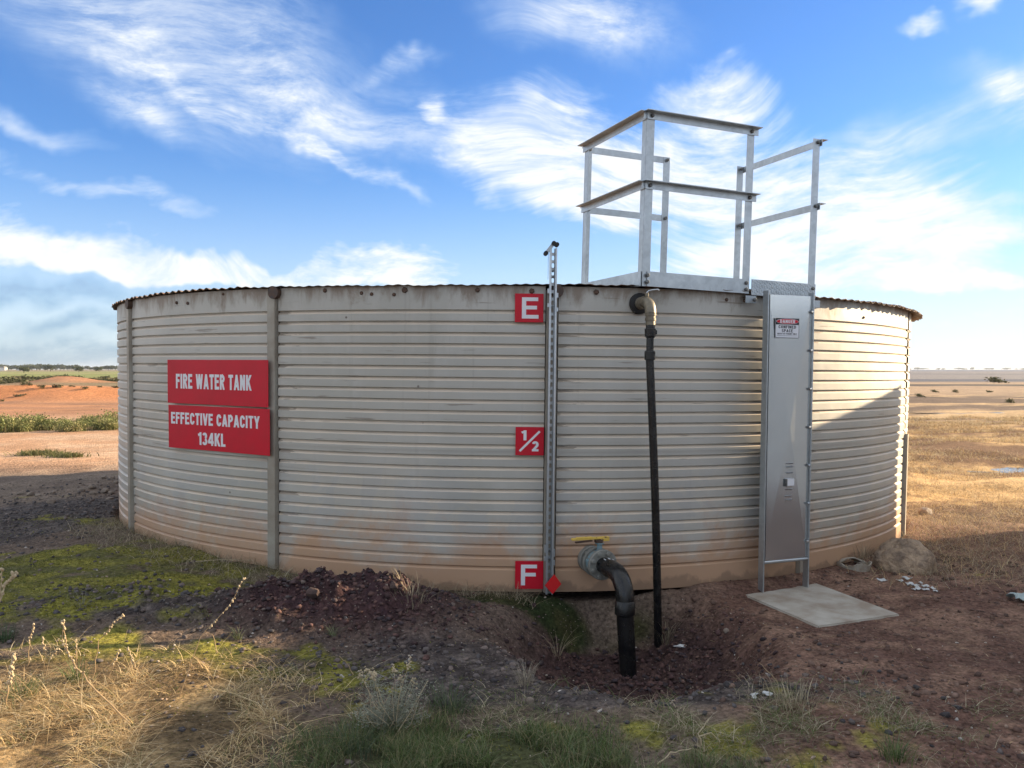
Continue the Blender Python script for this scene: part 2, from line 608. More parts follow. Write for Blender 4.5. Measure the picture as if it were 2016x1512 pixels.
class MB:
    """collects shapes for one mesh object"""

    def __init__(self):
        self.bm = bmesh.new()

    def box(self, c, s, rot=None, bevel=0.0):
        r = bmesh.ops.create_cube(self.bm, size=1)
        vs = r['verts']
        M = Matrix.Translation(c) @ (rot.to_4x4() if rot is not None else Matrix.Identity(4)) @ Matrix.Diagonal((*s, 1))
        bmesh.ops.transform(self.bm, matrix=M, verts=vs)
        if bevel:
            es = list({e for v in vs for e in v.link_edges})
            bmesh.ops.bevel(self.bm, geom=es, offset=bevel, segments=1, affect='EDGES', profile=.5)
        return self

    def tube(self, pts, rad, seg=16, cap=True):
        pts = [Vector(p) for p in pts]
        if isinstance(rad, (int, float)):
            rad = [rad] * len(pts)
        rings = []
        n = len(pts)
        ref = None
        for i, p in enumerate(pts):
            d = (pts[min(i + 1, n - 1)] - pts[max(i - 1, 0)]).normalized()
            if ref is None:
                ref = d.orthogonal().normalized()
            ref = (ref - d * ref.dot(d))
            if ref.length < 1e-5:
                ref = d.orthogonal()
            ref.normalize()
            q = d.cross(ref)
            rings.append([self.bm.verts.new(p + (ref * math.cos(2 * PI * k / seg) + q * math.sin(2 * PI * k / seg)) * rad[i]) for k in range(seg)])
        for a, c in zip(rings[:-1], rings[1:]):
            for k in range(seg):
                self.bm.faces.new((a[k], a[(k + 1) % seg], c[(k + 1) % seg], c[k]))
        if cap:
            self.bm.faces.new(rings[0][::-1])
            self.bm.faces.new(rings[-1])
        return self

    def prism(self, poly, y0, y1, M=None):
        """polygon in local x,z extruded along y"""
        a = [self.bm.verts.new((x, y0, z)) for x, z in poly]
        c = [self.bm.verts.new((x, y1, z)) for x, z in poly]
        n = len(poly)
        fs = [self.bm.faces.new(a), self.bm.faces.new(c[::-1])]
        for i in range(n):
            fs.append(self.bm.faces.new((a[i], c[i], c[(i + 1) % n], a[(i + 1) % n])))
        if M is not None:
            bmesh.ops.transform(self.bm, matrix=M, verts=a + c)
        return self

    def mesh(self, name, mat, smooth=None):
        bmesh.ops.recalc_face_normals(self.bm, faces=self.bm.faces)
        me = bpy.data.meshes.new(name)
        self.bm.to_mesh(me)
        self.bm.free()
        finish(me, mat, smooth)
        return me

    def build(self, name, mat, parent=None, smooth=None, M=None):
        o = link(bpy.data.objects.new(name, self.mesh(name, mat, smooth)), parent)
        if M is not None:
            o.matrix_local = M
        return o


def arc(cx, cy, rx, ry, a0, a1, n=9):
    return [(cx + rx * math.cos(math.radians(t)), cy + ry * math.sin(math.radians(t))) for t in np.linspace(a0, a1, n)]


# heavy condensed capitals: stroke centre lines in a box W wide and 1 high (stroke ends sit on the box edge)
SW = .20
_h = SW / 2


def glyph(ch):
    l, r, b_, t, m = _h, .52 - _h, _h, 1 - _h, .53
    W = .52
    G = {
        'F': (.46, [[(l, 0), (l, 1)], [(l, t), (.46, t)], [(l, m), (.42, m)]]),
        'E': (.48, [[(l, 0), (l, 1)], [(l, t), (.47, t)], [(l, m), (.43, m)], [(l, b_), (.48, b_)]]),
        'I': (.20, [[(l, 0), (l, 1)]]),
        'L': (.45, [[(l, 0), (l, 1)], [(l, b_), (.45, b_)]]),
        'T': (.50, [[(.25, 0), (.25, 1)], [(0, t), (.5, t)]]),
        'R': (W, [[(l, 0), (l, 1)], [(l, t), (.25, t)] + arc(.25, .72, r - .25, t - .72, 90, -90) + [(l, .44)], [(.28, .44), (r + .01, 0)]]),
        'P': (W, [[(l, 0), (l, 1)], [(l, t), (.25, t)] + arc(.25, .70, r - .25, t - .70, 90, -90) + [(l, .40)]]),
        'B': (W, [[(l, 0), (l, 1)], [(l, t), (.25, t)] + arc(.25, .72, r - .27, t - .72, 90, -90) + [(l, .52)], [(l, .52), (.25, .52)] + arc(.25, .31, r - .25, .21, 90, -90) + [(l, b_)]]),
        'D': (W, [[(l, 0), (l, 1)], [(l, t), (.2, t)] + arc(.2, .66, r - .2, t - .66, 90, 0, 5) + arc(.2, .34, r - .2, .34 - b_, 0, -90, 5) + [(l, b_)]]),
        'O': (W, [arc(.26, .68, .26 - l, t - .68, 180, 0) + arc(.26, .32, .26 - l, .32 - b_, 0, -180) + [(l, .32), (l, .68)]]),
        'C': (W, [arc(.26, .68, .26 - l, t - .68, 0, 180) + arc(.26, .32, .26 - l, .32 - b_, 180, 360)]),
        'G': (W, [arc(.26, .68, .26 - l, t - .68, 0, 180) + arc(.26, .32, .26 - l, .32 - b_, 180, 360) + [(r, .48)], [(.27, .46), (.52, .46)]]),
        'S': (W, [arc(.26, .715, .26 - l, t - .715, 10, 180) + [(l + .01, .64), (r - .01, .40)] + arc(.26, .295, .26 - l, .295 - b_, 0, -170)]),
        'W': (.80, [[(.09, 1), (.235, 0)], [(.235, 0), (.40, 1)], [(.40, 1), (.565, 0)], [(.565, 0), (.71, 1)]]),
        'A': (.56, [[(.08, 0), (.28, 1)], [(.28, 1), (.48, 0)], [(.15, .28), (.41, .28)]]),
        'V': (.54, [[(.08, 1), (.27, 0)], [(.27, 0), (.46, 1)]]),
        'Y': (.54, [[(.08, 1), (.27, .42)], [(.46, 1), (.27, .42)], [(.27, 0), (.27, .46)]]),
        'N': (.54, [[(l, 0), (l, 1)], [(.44, 0), (.44, 1)], [(l + .01, 1), (.43, 0)]]),
        'M': (.68, [[(l, 0), (l, 1)], [(.58, 0), (.58, 1)], [(l + .01, 1), (.34, .1)], [(.57, 1), (.34, .1)]]),
        'K': (.55, [[(l, 0), (l, 1)], [(.13, .40), (.47, 1)], [(.24, .58), (.48, 0)]]),
        '1': (.36, [[(.26, 0), (.26, 1)], [(.02, .77), (.26, .86)]]),
        '2': (W, [arc(.26, .70, .26 - l, t - .70, 170, 0) + arc(.20, .66, r - .20, .26, 0, -42, 4) + [(l + .02, b_ + .02)], [(0, b_), (.52, b_)]]),
        '3': (W, [arc(.25, .735, .25 - l, t - .735, 165, -75), arc(.25, .29, r - .25, .29 - b_, 80, -165)]),
        '4': (.56, [[(.40, 0), (.40, 1)], [(.0, .27), (.56, .27)], [(.38, .97), (.06, .29)]]),
        ' ': (.24, []),
    }
    return G[ch]


def text_obj(body, width, height, mat, parent, cx, y, cz, depth=.0012, bold=.2, name='lettering'):
    """heavy condensed lettering that stands just proud of a sign face (face looks along -y)"""
    x, items = 0.0, []
    for ch in body:
        wd, strokes = glyph(ch)
        items += [[(x + px, pz) for px, pz in st] for st in strokes]
        x += wd + .085
    total = x - .085
    sx, sz = width / total, height
    bm = bmesh.new()
    for k, st in enumerate(items):
        P = [Vector(p) for p in st]
        n = len(P)
        closed = (P[0] - P[-1]).length < 1e-4
        Lf, Rt = [], []
        diag = n == 2 and abs(P[0].x - P[1].x) > .02 and abs(P[0].y - P[1].y) > abs(P[0].x - P[1].x)
        for i in range(n):
            if diag:
                half = bold * .5 * math.sqrt(1 + ((P[1].x - P[0].x) / (P[1].y - P[0].y)) ** 2) * .96
                nrm = Vector((half, 0)) if P[1].y < P[0].y else Vector((-half, 0))
            else:
                a, c = (P[i] - P[i - 1]) if i else None, (P[i + 1] - P[i]) if i < n - 1 else None
                if closed and i in (0, n - 1):
                    a, c = P[-1] - P[-2], P[1] - P[0]
                a = a or c
                c = c or a
                a, c = a.normalized(), c.normalized()
                n0, n1 = Vector((-a.y, a.x)), Vector((-c.y, c.x))
                mm = (n0 + n1)
                mm = mm.normalized() if mm.length > .2 else n0
                sc = min(1 / max(mm.dot(n0), .5), 1.5)
                hx = bold * .5
                nrm = mm * hx * sc
            Lf.append(P[i] + nrm)
            Rt.append(P[i] - nrm)
        yo = y - depth - k % 7 * .00004
        vl = [bm.verts.new((cx + (p.x - total / 2) * sx, yo, cz + (p.y - .5) * sz)) for p in Lf]
        vr = [bm.verts.new((cx + (p.x - total / 2) * sx, yo, cz + (p.y - .5) * sz)) for p in Rt]
        for i in range(n - 1):
            bm.faces.new((vl[i], vl[i + 1], vr[i + 1], vr[i]))
        bl = [bm.verts.new((v.co.x, y, v.co.z)) for v in vl]
        br = [bm.verts.new((v.co.x, y, v.co.z)) for v in vr]
        for i in range(n - 1):
            bm.faces.new((vl[i], bl[i], bl[i + 1], vl[i + 1]))
            bm.faces.new((vr[i], vr[i + 1], br[i + 1], br[i]))
        for i in (0, n - 1):
            bm.faces.new((vl[i], vr[i], br[i], bl[i]))
    bmesh.ops.recalc_face_normals(bm, faces=bm.faces)
    me = bpy.data.meshes.new(name)
    bm.to_mesh(me)
    bm.free()
    finish(me, mat)
    return link(bpy.data.objects.new(name, me), parent)


def words(body, width, height, mat, parent, cx, y, cz, depth, bold):
    """the same lettering, one part for each word"""
    adv = lambda t: sum(glyph(c)[0] + .085 for c in t) - .085
    total = adv(body)
    x = 0.0
    for wd in body.split(' '):
        w0 = adv(wd)
        text_obj(wd, width * w0 / total, height, mat, parent, cx + (x + w0 / 2 - total / 2) * width / total, y, cz, depth, bold)
        x += w0 + .085 * 2 + glyph(' ')[0]


# ------------------------------------------------------------------ noise in numpy


def _hash(ix, iy, s):
    h = (ix.astype(np.int64) * 374761393 + iy.astype(np.int64) * 668265263 + s * 974711) & 0x7fffffff
    h = ((h ^ (h >> 13)) * 1274126177) & 0x7fffffff
    h = h ^ (h >> 16)
    return (h & 0xffff) / 65535.0


def vnoise(x, y, s=0):
    ix, iy = np.floor(x), np.floor(y)
    fx, fy = x - ix, y - iy
    ux, uy = fx * fx * (3 - 2 * fx), fy * fy * (3 - 2 * fy)
    a, b_ = _hash(ix, iy, s), _hash(ix + 1, iy, s)
    c, d = _hash(ix, iy + 1, s), _hash(ix + 1, iy + 1, s)
    return (a * (1 - ux) + b_ * ux) * (1 - uy) + (c * (1 - ux) + d * ux) * uy


def fbm(x, y, sc, oct=4, s=0, g=.5):
    t = np.zeros_like(x)
    a, n = 1.0, 0.0
    for o in range(oct):
        t += a * vnoise(x * sc + 17.3 * o, y * sc - 9.1 * o, s + o)
        n += a
        a *= g
        sc *= 2.03
    return t / n


def sst(v, a, b_):
    t = np.clip((v - a) / (b_ - a), 0, 1)
    return t * t * (3 - 2 * t)


def gau(x, y, cx, cy, rx, ry, ang=0):
    c, s = math.cos(ang), math.sin(ang)
    u = ((x - cx) * c + (y - cy) * s) / rx
    v = (-(x - cx) * s + (y - cy) * c) / ry
    return np.exp(-(u * u + v * v))


# ------------------------------------------------------------------ terrain
def soil_masks(x, y):
    mound = np.clip(gau(x, y, -.92, 5.40, .52, .40, .1) * 1.15 + gau(x, y, -1.42, 5.26, .36, .26, .2) * .55, 0, 1)
    rr = np.hypot(x, y - CY)
    dx, dy = (x - .72) / .95, (y - 5.3) / np.where(y < 5.3, 1.35, 1.0)
    d = np.sqrt(dx * dx + dy * dy) + (fbm(x, y, 3.1, 3, 5) - .5) * .25
    pit = 1 - sst(d, .42, 1.02)
    return mound, pit, rr


def height(x, y):
    x = np.asarray(x, float)
    y = np.asarray(y, float)
    mound, pit, rr = soil_masks(x, y)
    near = 1 - sst(np.hypot(x, y - 6), 9, 22)
    h = .085 * sst(-x, .6, 2.6) * (1 - sst(rr, 5.2, 7.5)) + .03 * sst(-x, 1, 3)
    h = h - .045 * sst(x, 1.2, 4)
    h += near * ((fbm(x, y, .7, 4, 1) - .5) * .09 + (fbm(x, y, 4.5, 4, 2) - .5) * .035)
    lump = (fbm(x, y, 7, 4, 3, .6) - .5)
    fine = (fbm(x, y, 21, 2, 4) - .5)
    rough = np.clip(mound + pit * .8 + gau(x, y, -2.1, 5.35, .8, .35) * .7, 0, 1.2) * near
    h += mound * .235 + gau(x, y, -2.1, 5.4, .75, .28) * .06
    h += rough * (lump * .16 + fine * .05 + (fbm(x, y, 38, 2, 14) - .5) * .03) + near * fine * .016
    h += gau(x, y, .55, 4.95, .45, .3) * .0
    h -= pit * .40
    # bank dropping from under the tank wall
    h += gau(x, y, 1.25, 5.55, .22, .3) * .12 * pit
    # soil banked round the slab
    sl = np.maximum(np.abs((x - 2.12) * .93 + (y - 5.88) * .366), np.abs(-(x - 2.12) * .366 + (y - 5.88) * .93))
    k = 1 - sst(sl, .42, .8)
    h = h * (1 - k) + k * (-.062 + fine * .012 * near)
    k2 = (1 - sst(rr, 4.5, 4.72)) * sst(x, 1.15, 1.45)
    h = h * (1 - k2) + k2 * (.012 - .02 * sst(x, 1.4, 2.2))
    # the ground under the tank
    under = 1 - sst(rr, 4.41, 4.47)
    h = np.where(rr < 4.47, h * (1 - under) + under * (-.085 + .06 * sst(-x, -.5, 2.5)), h)
    ring = (1 - sst(np.abs(rr - 4.5), .0, .14)) * sst(-x, -3, -2)
    # left: low spoil bank and flats beyond the road
    far = sst(y, 24, 34)
    lf = sst(-x, -2, 4)
    emb = sst(y + (fbm(x, y * .5, .12, 3, 8) - .5) * 5, 42, 45.5) * (1 - sst(y, 52, 70) * .55)
    h += lf * emb * (.62 + (fbm(x, y, .35, 4, 9) - .5) * .55)
    h += lf * gau(x, y, -31.0, 59, 2.6, 2.0) * .55
    # right: gentle hollows and hummocks in the dry grass
    rt = sst(x, 3.5, 6) * (1 - sst(y, 60, 120))
    h += rt * ((fbm(x, y, .28, 4, 21) - .5) * .28 * sst(y, 9, 16) + (fbm(x, y, 1.3, 3, 22) - .5) * .1)
    h -= rt * (gau(x, y, 8.75, 14.6, 1.6, .8) * .12 + gau(x, y, 16.2, 34, 2.6, 1.3) * .14 + gau(x, y, 18.4, 34.4, 3.2, 1.4) * .12)
    h += sst(y, 120, 900) * (fbm(x, y, .004, 3, 30) - .5) * 1.2
    h += sst(y, 14, 22) * (1 - lf) * 0
    return h


def hz(x, y):
    return float(height(np.array([x]), np.array([y]))[0])


def on_ground(px, py, it=6):
    z = 0.0
    for _ in range(it):
        p = at_z(px, py, z)
        z = .5 * z + .5 * hz(p.x, p.y)
    p = at_z(px, py, z)
    p.z = hz(p.x, p.y)
    return p


def line(lo, hi, step, out_lo, out_hi, g):
    a = list(np.arange(lo, hi + 1e-6, step))
    s = step
    while a[-1] < out_hi:
        s *= g
        a.append(a[-1] + s)
    s = step
    b_ = [a[0]]
    while b_[-1] > out_lo:
        s *= g
        b_.append(b_[-1] - s)
    return np.array(b_[:0:-1] + a)


def ground_tint(x, y, z):
    n1 = fbm(x, y, 1.1, 4, 40)
    n2 = fbm(x, y, 5.3, 4, 41)
    n3 = fbm(x, y, 19, 2, 42)
    mound, pit, rr = soil_masks(x, y)

    def C(*c):
        return np.array(c)[None, None, :] if x.ndim == 2 else np.array(c)[None, :]

    def mix(a, b_, f):
        return a * (1 - f[..., None]) + b_ * f[..., None]
    base = mix(C(.125, .092, .072) + 0 * x[..., None], C(.175, .132, .10), sst(n1, .35, .65))
    # the lawn-like moss on the left
    dark = C(.062, .050, .047)
    soil = C(.145, .082, .062)
    moss = mix(C(.085, .088, .022) + 0 * x[..., None], C(.22, .205, .034), sst(n2, .38, .62))
    straw = mix(C(.34, .235, .12) + 0 * x[..., None], C(.13, .09, .05), sst(n2, .42, .56))
    # red-brown soil to the right and round the slab
    red = sst(x + (n1 - .5) * 1.2, .9, 1.5) * (1 - sst(y, 8.3, 10))
    t = mix(base, mix(soil + 0 * x[..., None], C(.23, .14, .10), sst(n2, .42, .66)), red)
    # grey gravel left of the tank and along the ridge
    grav = np.clip(gau(x, y, -4.9, 8.4, .95, 1.5) * 1.3 + gau(x, y, -2.2, 5.4, 1.0, .36, .1) * 1.3 + gau(x, y, -.2, 4.6, 1.1, .5) * .9
                   + gau(x, y, .6, 4.15, 1.2, .22) * .9, 0, 1)
    t = mix(t, mix(dark + 0 * x[..., None], C(.115, .095, .085), sst(n3, .4, .7)), sst(grav + (n2 - .5) * .5, .3, .65))
    # moss
    ms = np.clip(gau(x, y, -3.0, 6.1, 1.7, 1.35) * 1.25 + gau(x, y, -3.6, 8.2, 1.0, .6) * .35 + gau(x, y, -1.0, 4.25, .75, .35) * .75 + gau(x, y, -1.7, 4.55, .9, .24) * 1.1 + gau(x, y, .9, 3.65, 1.6, .28) * .62
                 , 0, 1)
    t = mix(t, moss, sst(ms + (n1 - .5) * 1.0 + (n2 - .5) * 1.3, .48, .80) * .85)
    # sunlit straw in the left foreground and the green verge at the bottom
    sw = np.clip(gau(x, y, -1.95, 3.75, .95, .75) * 1.3, 0, 1)
    t = mix(t, straw, sst(sw + (n2 - .5) * .55, .35, .7))
    gv = gau(x, y, -.2, 3.45, .75, .4)
    t = mix(t, C(.055, .07, .024) + 0 * x[..., None], sst(gv + (n2 - .5) * .4, .4, .75) * .8)
    # fresh dark soil of the mound and pit, its colour deepened to hold shadow
    fresh = np.clip(mound * 1.6, 0, 1)
    t = mix(t, mix(C(.046, .026, .029) + 0 * x[..., None], C(.074, .040, .040), sst(n3, .4, .7)), fresh)
    pf = np.clip(pit * 1.3, 0, 1) * sst(rr, 4.62, 4.75)
    t = mix(t, mix(C(.055, .033, .031) + 0 * x[..., None], C(.09, .054, .047), sst(n3, .4, .7)), pf)
    alg = np.clip(gau(x, y, .22, 5.9, .36, .17) * 1.3 + gau(x, y, -.3, 5.8, .25, .15) * .7 + gau(x, y, .95, 5.95, .25, .1) * .5, 0, 1)
    t = mix(t, mix(C(.026, .036, .014) + 0 * x[..., None], C(.05, .05, .02), sst(n2, .4, .65)), sst(alg + (n2 - .5) * .7, .35, .7))
    # left distance: pale road, orange earth, scrub, green field
    lf = sst(-x, -1, 5)
    yw = y + (n1 - .5) * 1.6
    oj = mix(C(.42, .25, .15) + 0 * x[..., None], C(.47, .32, .215), sst(n1, .35, .65))
    t = mix(t, oj, lf * sst(yw, 12.2, 14.2) * sst(-x, 3, 5.5))
    oj2 = mix(C(.40, .20, .105) + 0 * x[..., None], C(.30, .165, .10), sst(fbm(x * .35, y, .9, 4, 44), .4, .65))
    t = mix(t, oj2, lf * sst(yw, 26, 30))
    bank = C(.50, .215, .095)
    t = mix(t, bank + 0 * x[..., None], lf * sst(y, 41, 43.5) * (1 - sst(y, 48, 52)))
    scrub = mix(C(.20, .165, .10) + 0 * x[..., None], C(.10, .085, .05), sst(fbm(x, y, .15, 3, 45), .42, .6))
    t = mix(t, scrub, lf * sst(y, 49, 56) * (1 - np.clip(gau(x, y, -31.0, 59, 3.4, 2.6) * 1.6, 0, 1)))
    fld = mix(C(.21, .225, .085) + 0 * x[..., None], C(.27, .25, .12), sst(fbm(x, y * 3, .006, 3, 46), .4, .65))
    t = mix(t, fld, lf * sst(y, 100, 125))
    t = mix(t, C(.22, .18, .11) + 0 * x[..., None], lf * sst(y, 420, 560))
    # right distance: dry grass, then grey-brown paddocks, far bands with haze blue painted in
    rt = sst(x, 2.5, 5.5)
    dry = mix(C(.50, .33, .16) + 0 * x[..., None], C(.17, .10, .058), sst(fbm(x * .5, y * 1.3, .9, 4, 47) * .65 + n2 * .35, .41, .53))
    t = mix(t, dry, rt * sst(yw, 8.6, 10.4))
    d2 = mix(C(.46, .32, .18) + 0 * x[..., None], C(.15, .11, .085), sst(fbm(x * .3, y, .30, 4, 48), .42, .54))
    t = mix(t, d2, rt * sst(y, 22, 30))
    t = mix(t, C(.34, .245, .165) + 0 * x[..., None], rt * sst(y, 48, 60))
    t = mix(t, C(.095, .08, .072) + 0 * x[..., None], rt * sst(y, 80, 84) * (1 - sst(y, 90, 96)))
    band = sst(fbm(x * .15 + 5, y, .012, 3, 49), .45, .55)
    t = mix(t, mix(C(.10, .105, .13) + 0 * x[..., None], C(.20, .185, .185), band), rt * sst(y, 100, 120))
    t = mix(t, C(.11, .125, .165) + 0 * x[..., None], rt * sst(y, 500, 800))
    near_ = 1 - sst(y, 14, 20)
    return np.clip(t * (1 + .06 * near_[..., None]), 0, 1)


def make_ground_mat():
    m, nt, b = new_mat('ground')
    L = nt.links
    at = nt.nodes.new('ShaderNodeAttribute')
    at.attribute_name = 'tint'
    tc = nt.nodes.new('ShaderNodeTexCoord')
    P = tc.outputs['Object']
    fine = n_noise(nt, 38, 6, .68, P)
    mid = n_noise(nt, 7, 5, .6, P)
    lo = n_noise(nt, .35, 6, .65, P)
    f = n_math(nt, 'MULTIPLY', n_range(nt, fine.outputs['Fac'], .3, .7, .35, 1.75), n_range(nt, mid.outputs['Fac'], .3, .7, .75, 1.25))
    f = n_math(nt, 'MULTIPLY', f, n_range(nt, lo.outputs['Fac'], .3, .7, .78, 1.22))
    mul = nt.nodes.new('ShaderNodeVectorMath')
    mul.operation = 'SCALE'
    L.new(at.outputs['Color'], mul.inputs[0])
    L.new(f, mul.inputs['Scale'])
    # small pale grains
    vor = nt.nodes.new('ShaderNodeTexVoronoi')
    vor.inputs['Scale'].default_value = 55
    L.new(P, vor.inputs['Vector'])
    sc = nt.nodes.new('ShaderNodeSeparateColor')
    L.new(vor.outputs['Color'], sc.inputs[0])
    gr = n_math(nt, 'MULTIPLY', n_range(nt, vor.outputs['Distance'], .30, .22, 0, .55), n_math(nt, 'GREATER_THAN', sc.outputs[0], .86))
    c = n_mix(nt, gr, mul.outputs[0], (.36, .30, .25))
    L.new(c, b.inputs['Base Color'])
    b.inputs['Roughness'].default_value = .95
    b.inputs['Specular IOR Level'].default_value = .12
    vb = nt.nodes.new('ShaderNodeTexVoronoi')
    vb.inputs['Scale'].default_value = 26
    L.new(P, vb.inputs['Vector'])
    hgt = n_math(nt, 'ADD', n_math(nt, 'MULTIPLY', fine.outputs['Fac'], .8), n_math(nt, 'MULTIPLY', vb.outputs['Distance'], -.5))
    n_bump(nt, hgt, .9, .03, b)
    return m


make_ground_mat()
gx = line(-3.3, 3.4, .026, -6000, 6000, 1.034)
gy = line(3.0, 6.6, .026, -400, 9000, 1.026)
GX, GY = np.meshgrid(gx, gy)
GZ = height(GX, GY)
nx, ny = len(gx), len(gy)
idx = np.arange(nx * ny).reshape(ny, nx)
quads = np.stack([idx[:-1, :-1], idx[:-1, 1:], idx[1:, 1:], idx[1:, :-1]], -1).reshape(-1, 4)
TINT = ground_tint(GX, GY, GZ)
ground = np_mesh('ground', np.stack([GX, GY, GZ], -1).reshape(-1, 3), quads, 'ground', tint=TINT.reshape(-1, 3), smooth=9)
tag(ground, 'bare earth and paddock sheet running out to the horizon', None, kind='structure')

for (x, y, rx, ry, dz, lab) in ((8.75, 14.6, 1.15, .42, -.03, 'small puddle in the dry grass at the right edge'),
                                (16.2, 34.0, 1.1, .45, -.02, 'bright puddle in the paddock just right of the tank'),
                                (18.6, 34.5, 2.6, .75, -.02, 'long grey puddle in the paddock behind the dry grass')):
    k = 40
    z = hz(x, y) + .03
    vs = [(x, y, z)] + [(x + rx * math.cos(t) * (1 + .25 * math.sin(3 * t + x)), y + ry * math.sin(t) * (1 + .3 * math.cos(2 * t + y)), z) for t in np.linspace(0, 2 * PI, k, endpoint=False)]
    p = pydata('puddle', vs, [(0, 1 + i, 1 + (i + 1) % k) for i in range(k)], 'water')
    tag(p, lab, None, kind='structure')

# ------------------------------------------------------------------ the tank
tank = empty('water_tank', T)
tag(tank, 'low round ribbed steel fire water tank with rusty corrugated roof edge', 'water tank')
NP_, STEP = 13, 2 * PI / 13
AZ0 = math.radians(3.4)
Z_TOP_G, PITCH_G, NG = 2.026, .0802, 24
MIDZ = Z_TOP_G - 12 * PITCH_G - .034


def profile(z0, z1, off):
    """(z, r) from z1 down to z0: flat bands, sharp lip, sloping ledge"""
    pts = [(z1, off)]
    for i in range(NG):
        zc = Z_TOP_G - i * PITCH_G
        a, b_, c = zc + .004, zc - .002, zc - .025
        if c < z0 + .002 or a > z1 - .002:
            continue
        pts += [(a, off), (a - .002, off - .009), (b_, off - .020), (b_ - .003, off - .020), (c, off)]
    pts.append((z0, off))
    return pts


def wall_panel(k, lower):
    z0, z1, off = (0.0, MIDZ, 0.0) if lower else (MIDZ - .012, H - .005, .004)
    pr = profile(z0, z1, off)
    gap = .047 / R
    a0, a1 = AZ0 + k * STEP + gap, AZ0 + (k + 1) * STEP - gap
    ns = 26
    V, UV = [], []
    for j in range(ns + 1):
        a = a0 + (a1 - a0) * j / ns
        for z, o in pr:
            dent = (math.sin(a * 9 + z * 2.1 + k) * math.sin(z * 3.3 + k * 1.7 + a * 4)) * .0045
            dent += .006 * math.exp(-((a - a0) / .05) ** 2 * 3) * 0
            r = R + o + dent
            V.append((math.sin(a) * r, -math.cos(a) * r, z))
            UV.append(((a - a0) * R, z))
    n = len(pr)
    F = [(j * n + i, j * n + i + 1, (j + 1) * n + i + 1, (j + 1) * n + i) for j in range(ns) for i in range(n - 1)]
    o = pydata('wall_panel', V, F, 'zincalume_wall', tank, math.radians(20))
    uvl = o.data.uv_layers.new(name='UVMap')
    li = np.zeros(len(o.data.loops), np.int32)
    o.data.loops.foreach_get('vertex_index', li)
    uvl.data.foreach_set('uv', np.array(UV, np.float32)[li].ravel())
    return o


for k in range(NP_):
    wall_panel(k, True)
    wall_panel(k, False)
# dark inner shell seen through the gaps beside the seam posts
V, F = [], []
for j in range(97):
    a = 2 * PI * j / 96
    V += [(math.sin(a) * (R - .035), -math.cos(a) * (R - .035), z) for z in (.002, H - .02)]
F = [(2 * j, 2 * j + 2, 2 * j + 3, 2 * j + 1) for j in range(96)]
pydata('liner', V, F, 'dark_liner', tank)

for k in range(NP_):
    az = AZ0 + k * STEP
    short = (k == 2)
    zt = 1.02 if short else H - .03
    M = TI @ wall_frame(az, R, 0)
    mb = MB()
    poly = [(-.040, -.0), (-.034, .030), (.034, .030), (.040, 0)]
    # folded channel: x across, outward = -y
    for s0, s1 in (((-.041, .012), (-.034, -.030)), ((-.034, -.030), (.034, -.030)), ((.034, -.030), (.041, .012))):
        d = Vector((s1[0] - s0[0], s1[1] - s0[1], 0))
        c = Vector(((s0[0] + s1[0]) / 2, (s0[1] + s1[1]) / 2, (zt - .0) / 2))
        mb.box(c, (d.length + .002, .003, zt - .004), Matrix.Rotation(math.atan2(d.y, d.x), 3, 'Z'))
    mb.build('seam_post', 'seam_post', tank, M=M)
    if not short:
        mb = MB()
        mb.tube([(.03, -.045, zt - .01), (.03, .02, zt - .01)], .048, 14)
        mb.build('post_bracket', 'bracket_rust', tank, .6, M=M)

# roof: corrugated sheets laid side by side, rough-cut round the rim
SHEET = .762


def over(a):
    return .045 + .035 * max(0, math.sin(a)) + .025 * sst(np.array([math.degrees(a)]), 35, 60)[0]


nsh = 12
for k in range(nsh):
    x0 = -nsh / 2 * SHEET + k * SHEET
    nxs = 10 * 10
    V, rows = [], []
    for i in range(nxs + 1):
        x = x0 + SHEET * i / nxs
        cor = (.0028 + .0065 * float(sst(np.array([abs(x - .2)]), 1.9, 3.0)[0])) * math.cos(2 * PI * x / .0762) + .004 * math.sin(x * 17.0) * math.sin(x * 2.3) - (.0015 if k % 2 else 0)
        e = []
        for sgn in (-1, 1):
            rr = R + .05
            if abs(x) < rr:
                yy = math.sqrt(rr * rr - x * x)
                a = math.atan2(x, -sgn * yy)
                rr = R + over(a) + .006 * math.sin(x * 41) + .012 * (vnoise(np.array([x * 9.0]), np.array([sgn * 3.0]), 71)[0] - .5)
                e.append(sgn * math.sqrt(max(rr * rr - x * x, 0)))
            else:
                rr = R + over(math.copysign(PI / 2, x))
                e.append(sgn * math.sqrt(max(rr * rr - x * x, 0)))
        row = []
        for t in (0, .004, .012, .05, .2, .5, .8, .95, 1):
            y = e[0] + (e[1] - e[0]) * t
            r = math.hypot(x, y)
            droop = .035 * max(0, (r - R) / .1) ** 1.5 * sst(np.array([x]), 2.5, 4.3)[0]
            z = H + .004 + .06 * (1 - r / R) + cor + .008 * math.sin(x * 1.9) - droop
            row.append(len(V))
            V.append((x, y, z))
        rows.append(row)
    F = [(rows[i][j], rows[i + 1][j], rows[i + 1][j + 1], rows[i][j + 1]) for i in range(nxs) for j in range(8)]
    o = pydata('roof_sheet', V, F, 'rust_roof', tank, .7)
    sm = o.modifiers.new('thick', 'SOLIDIFY')
    sm.thickness = .003

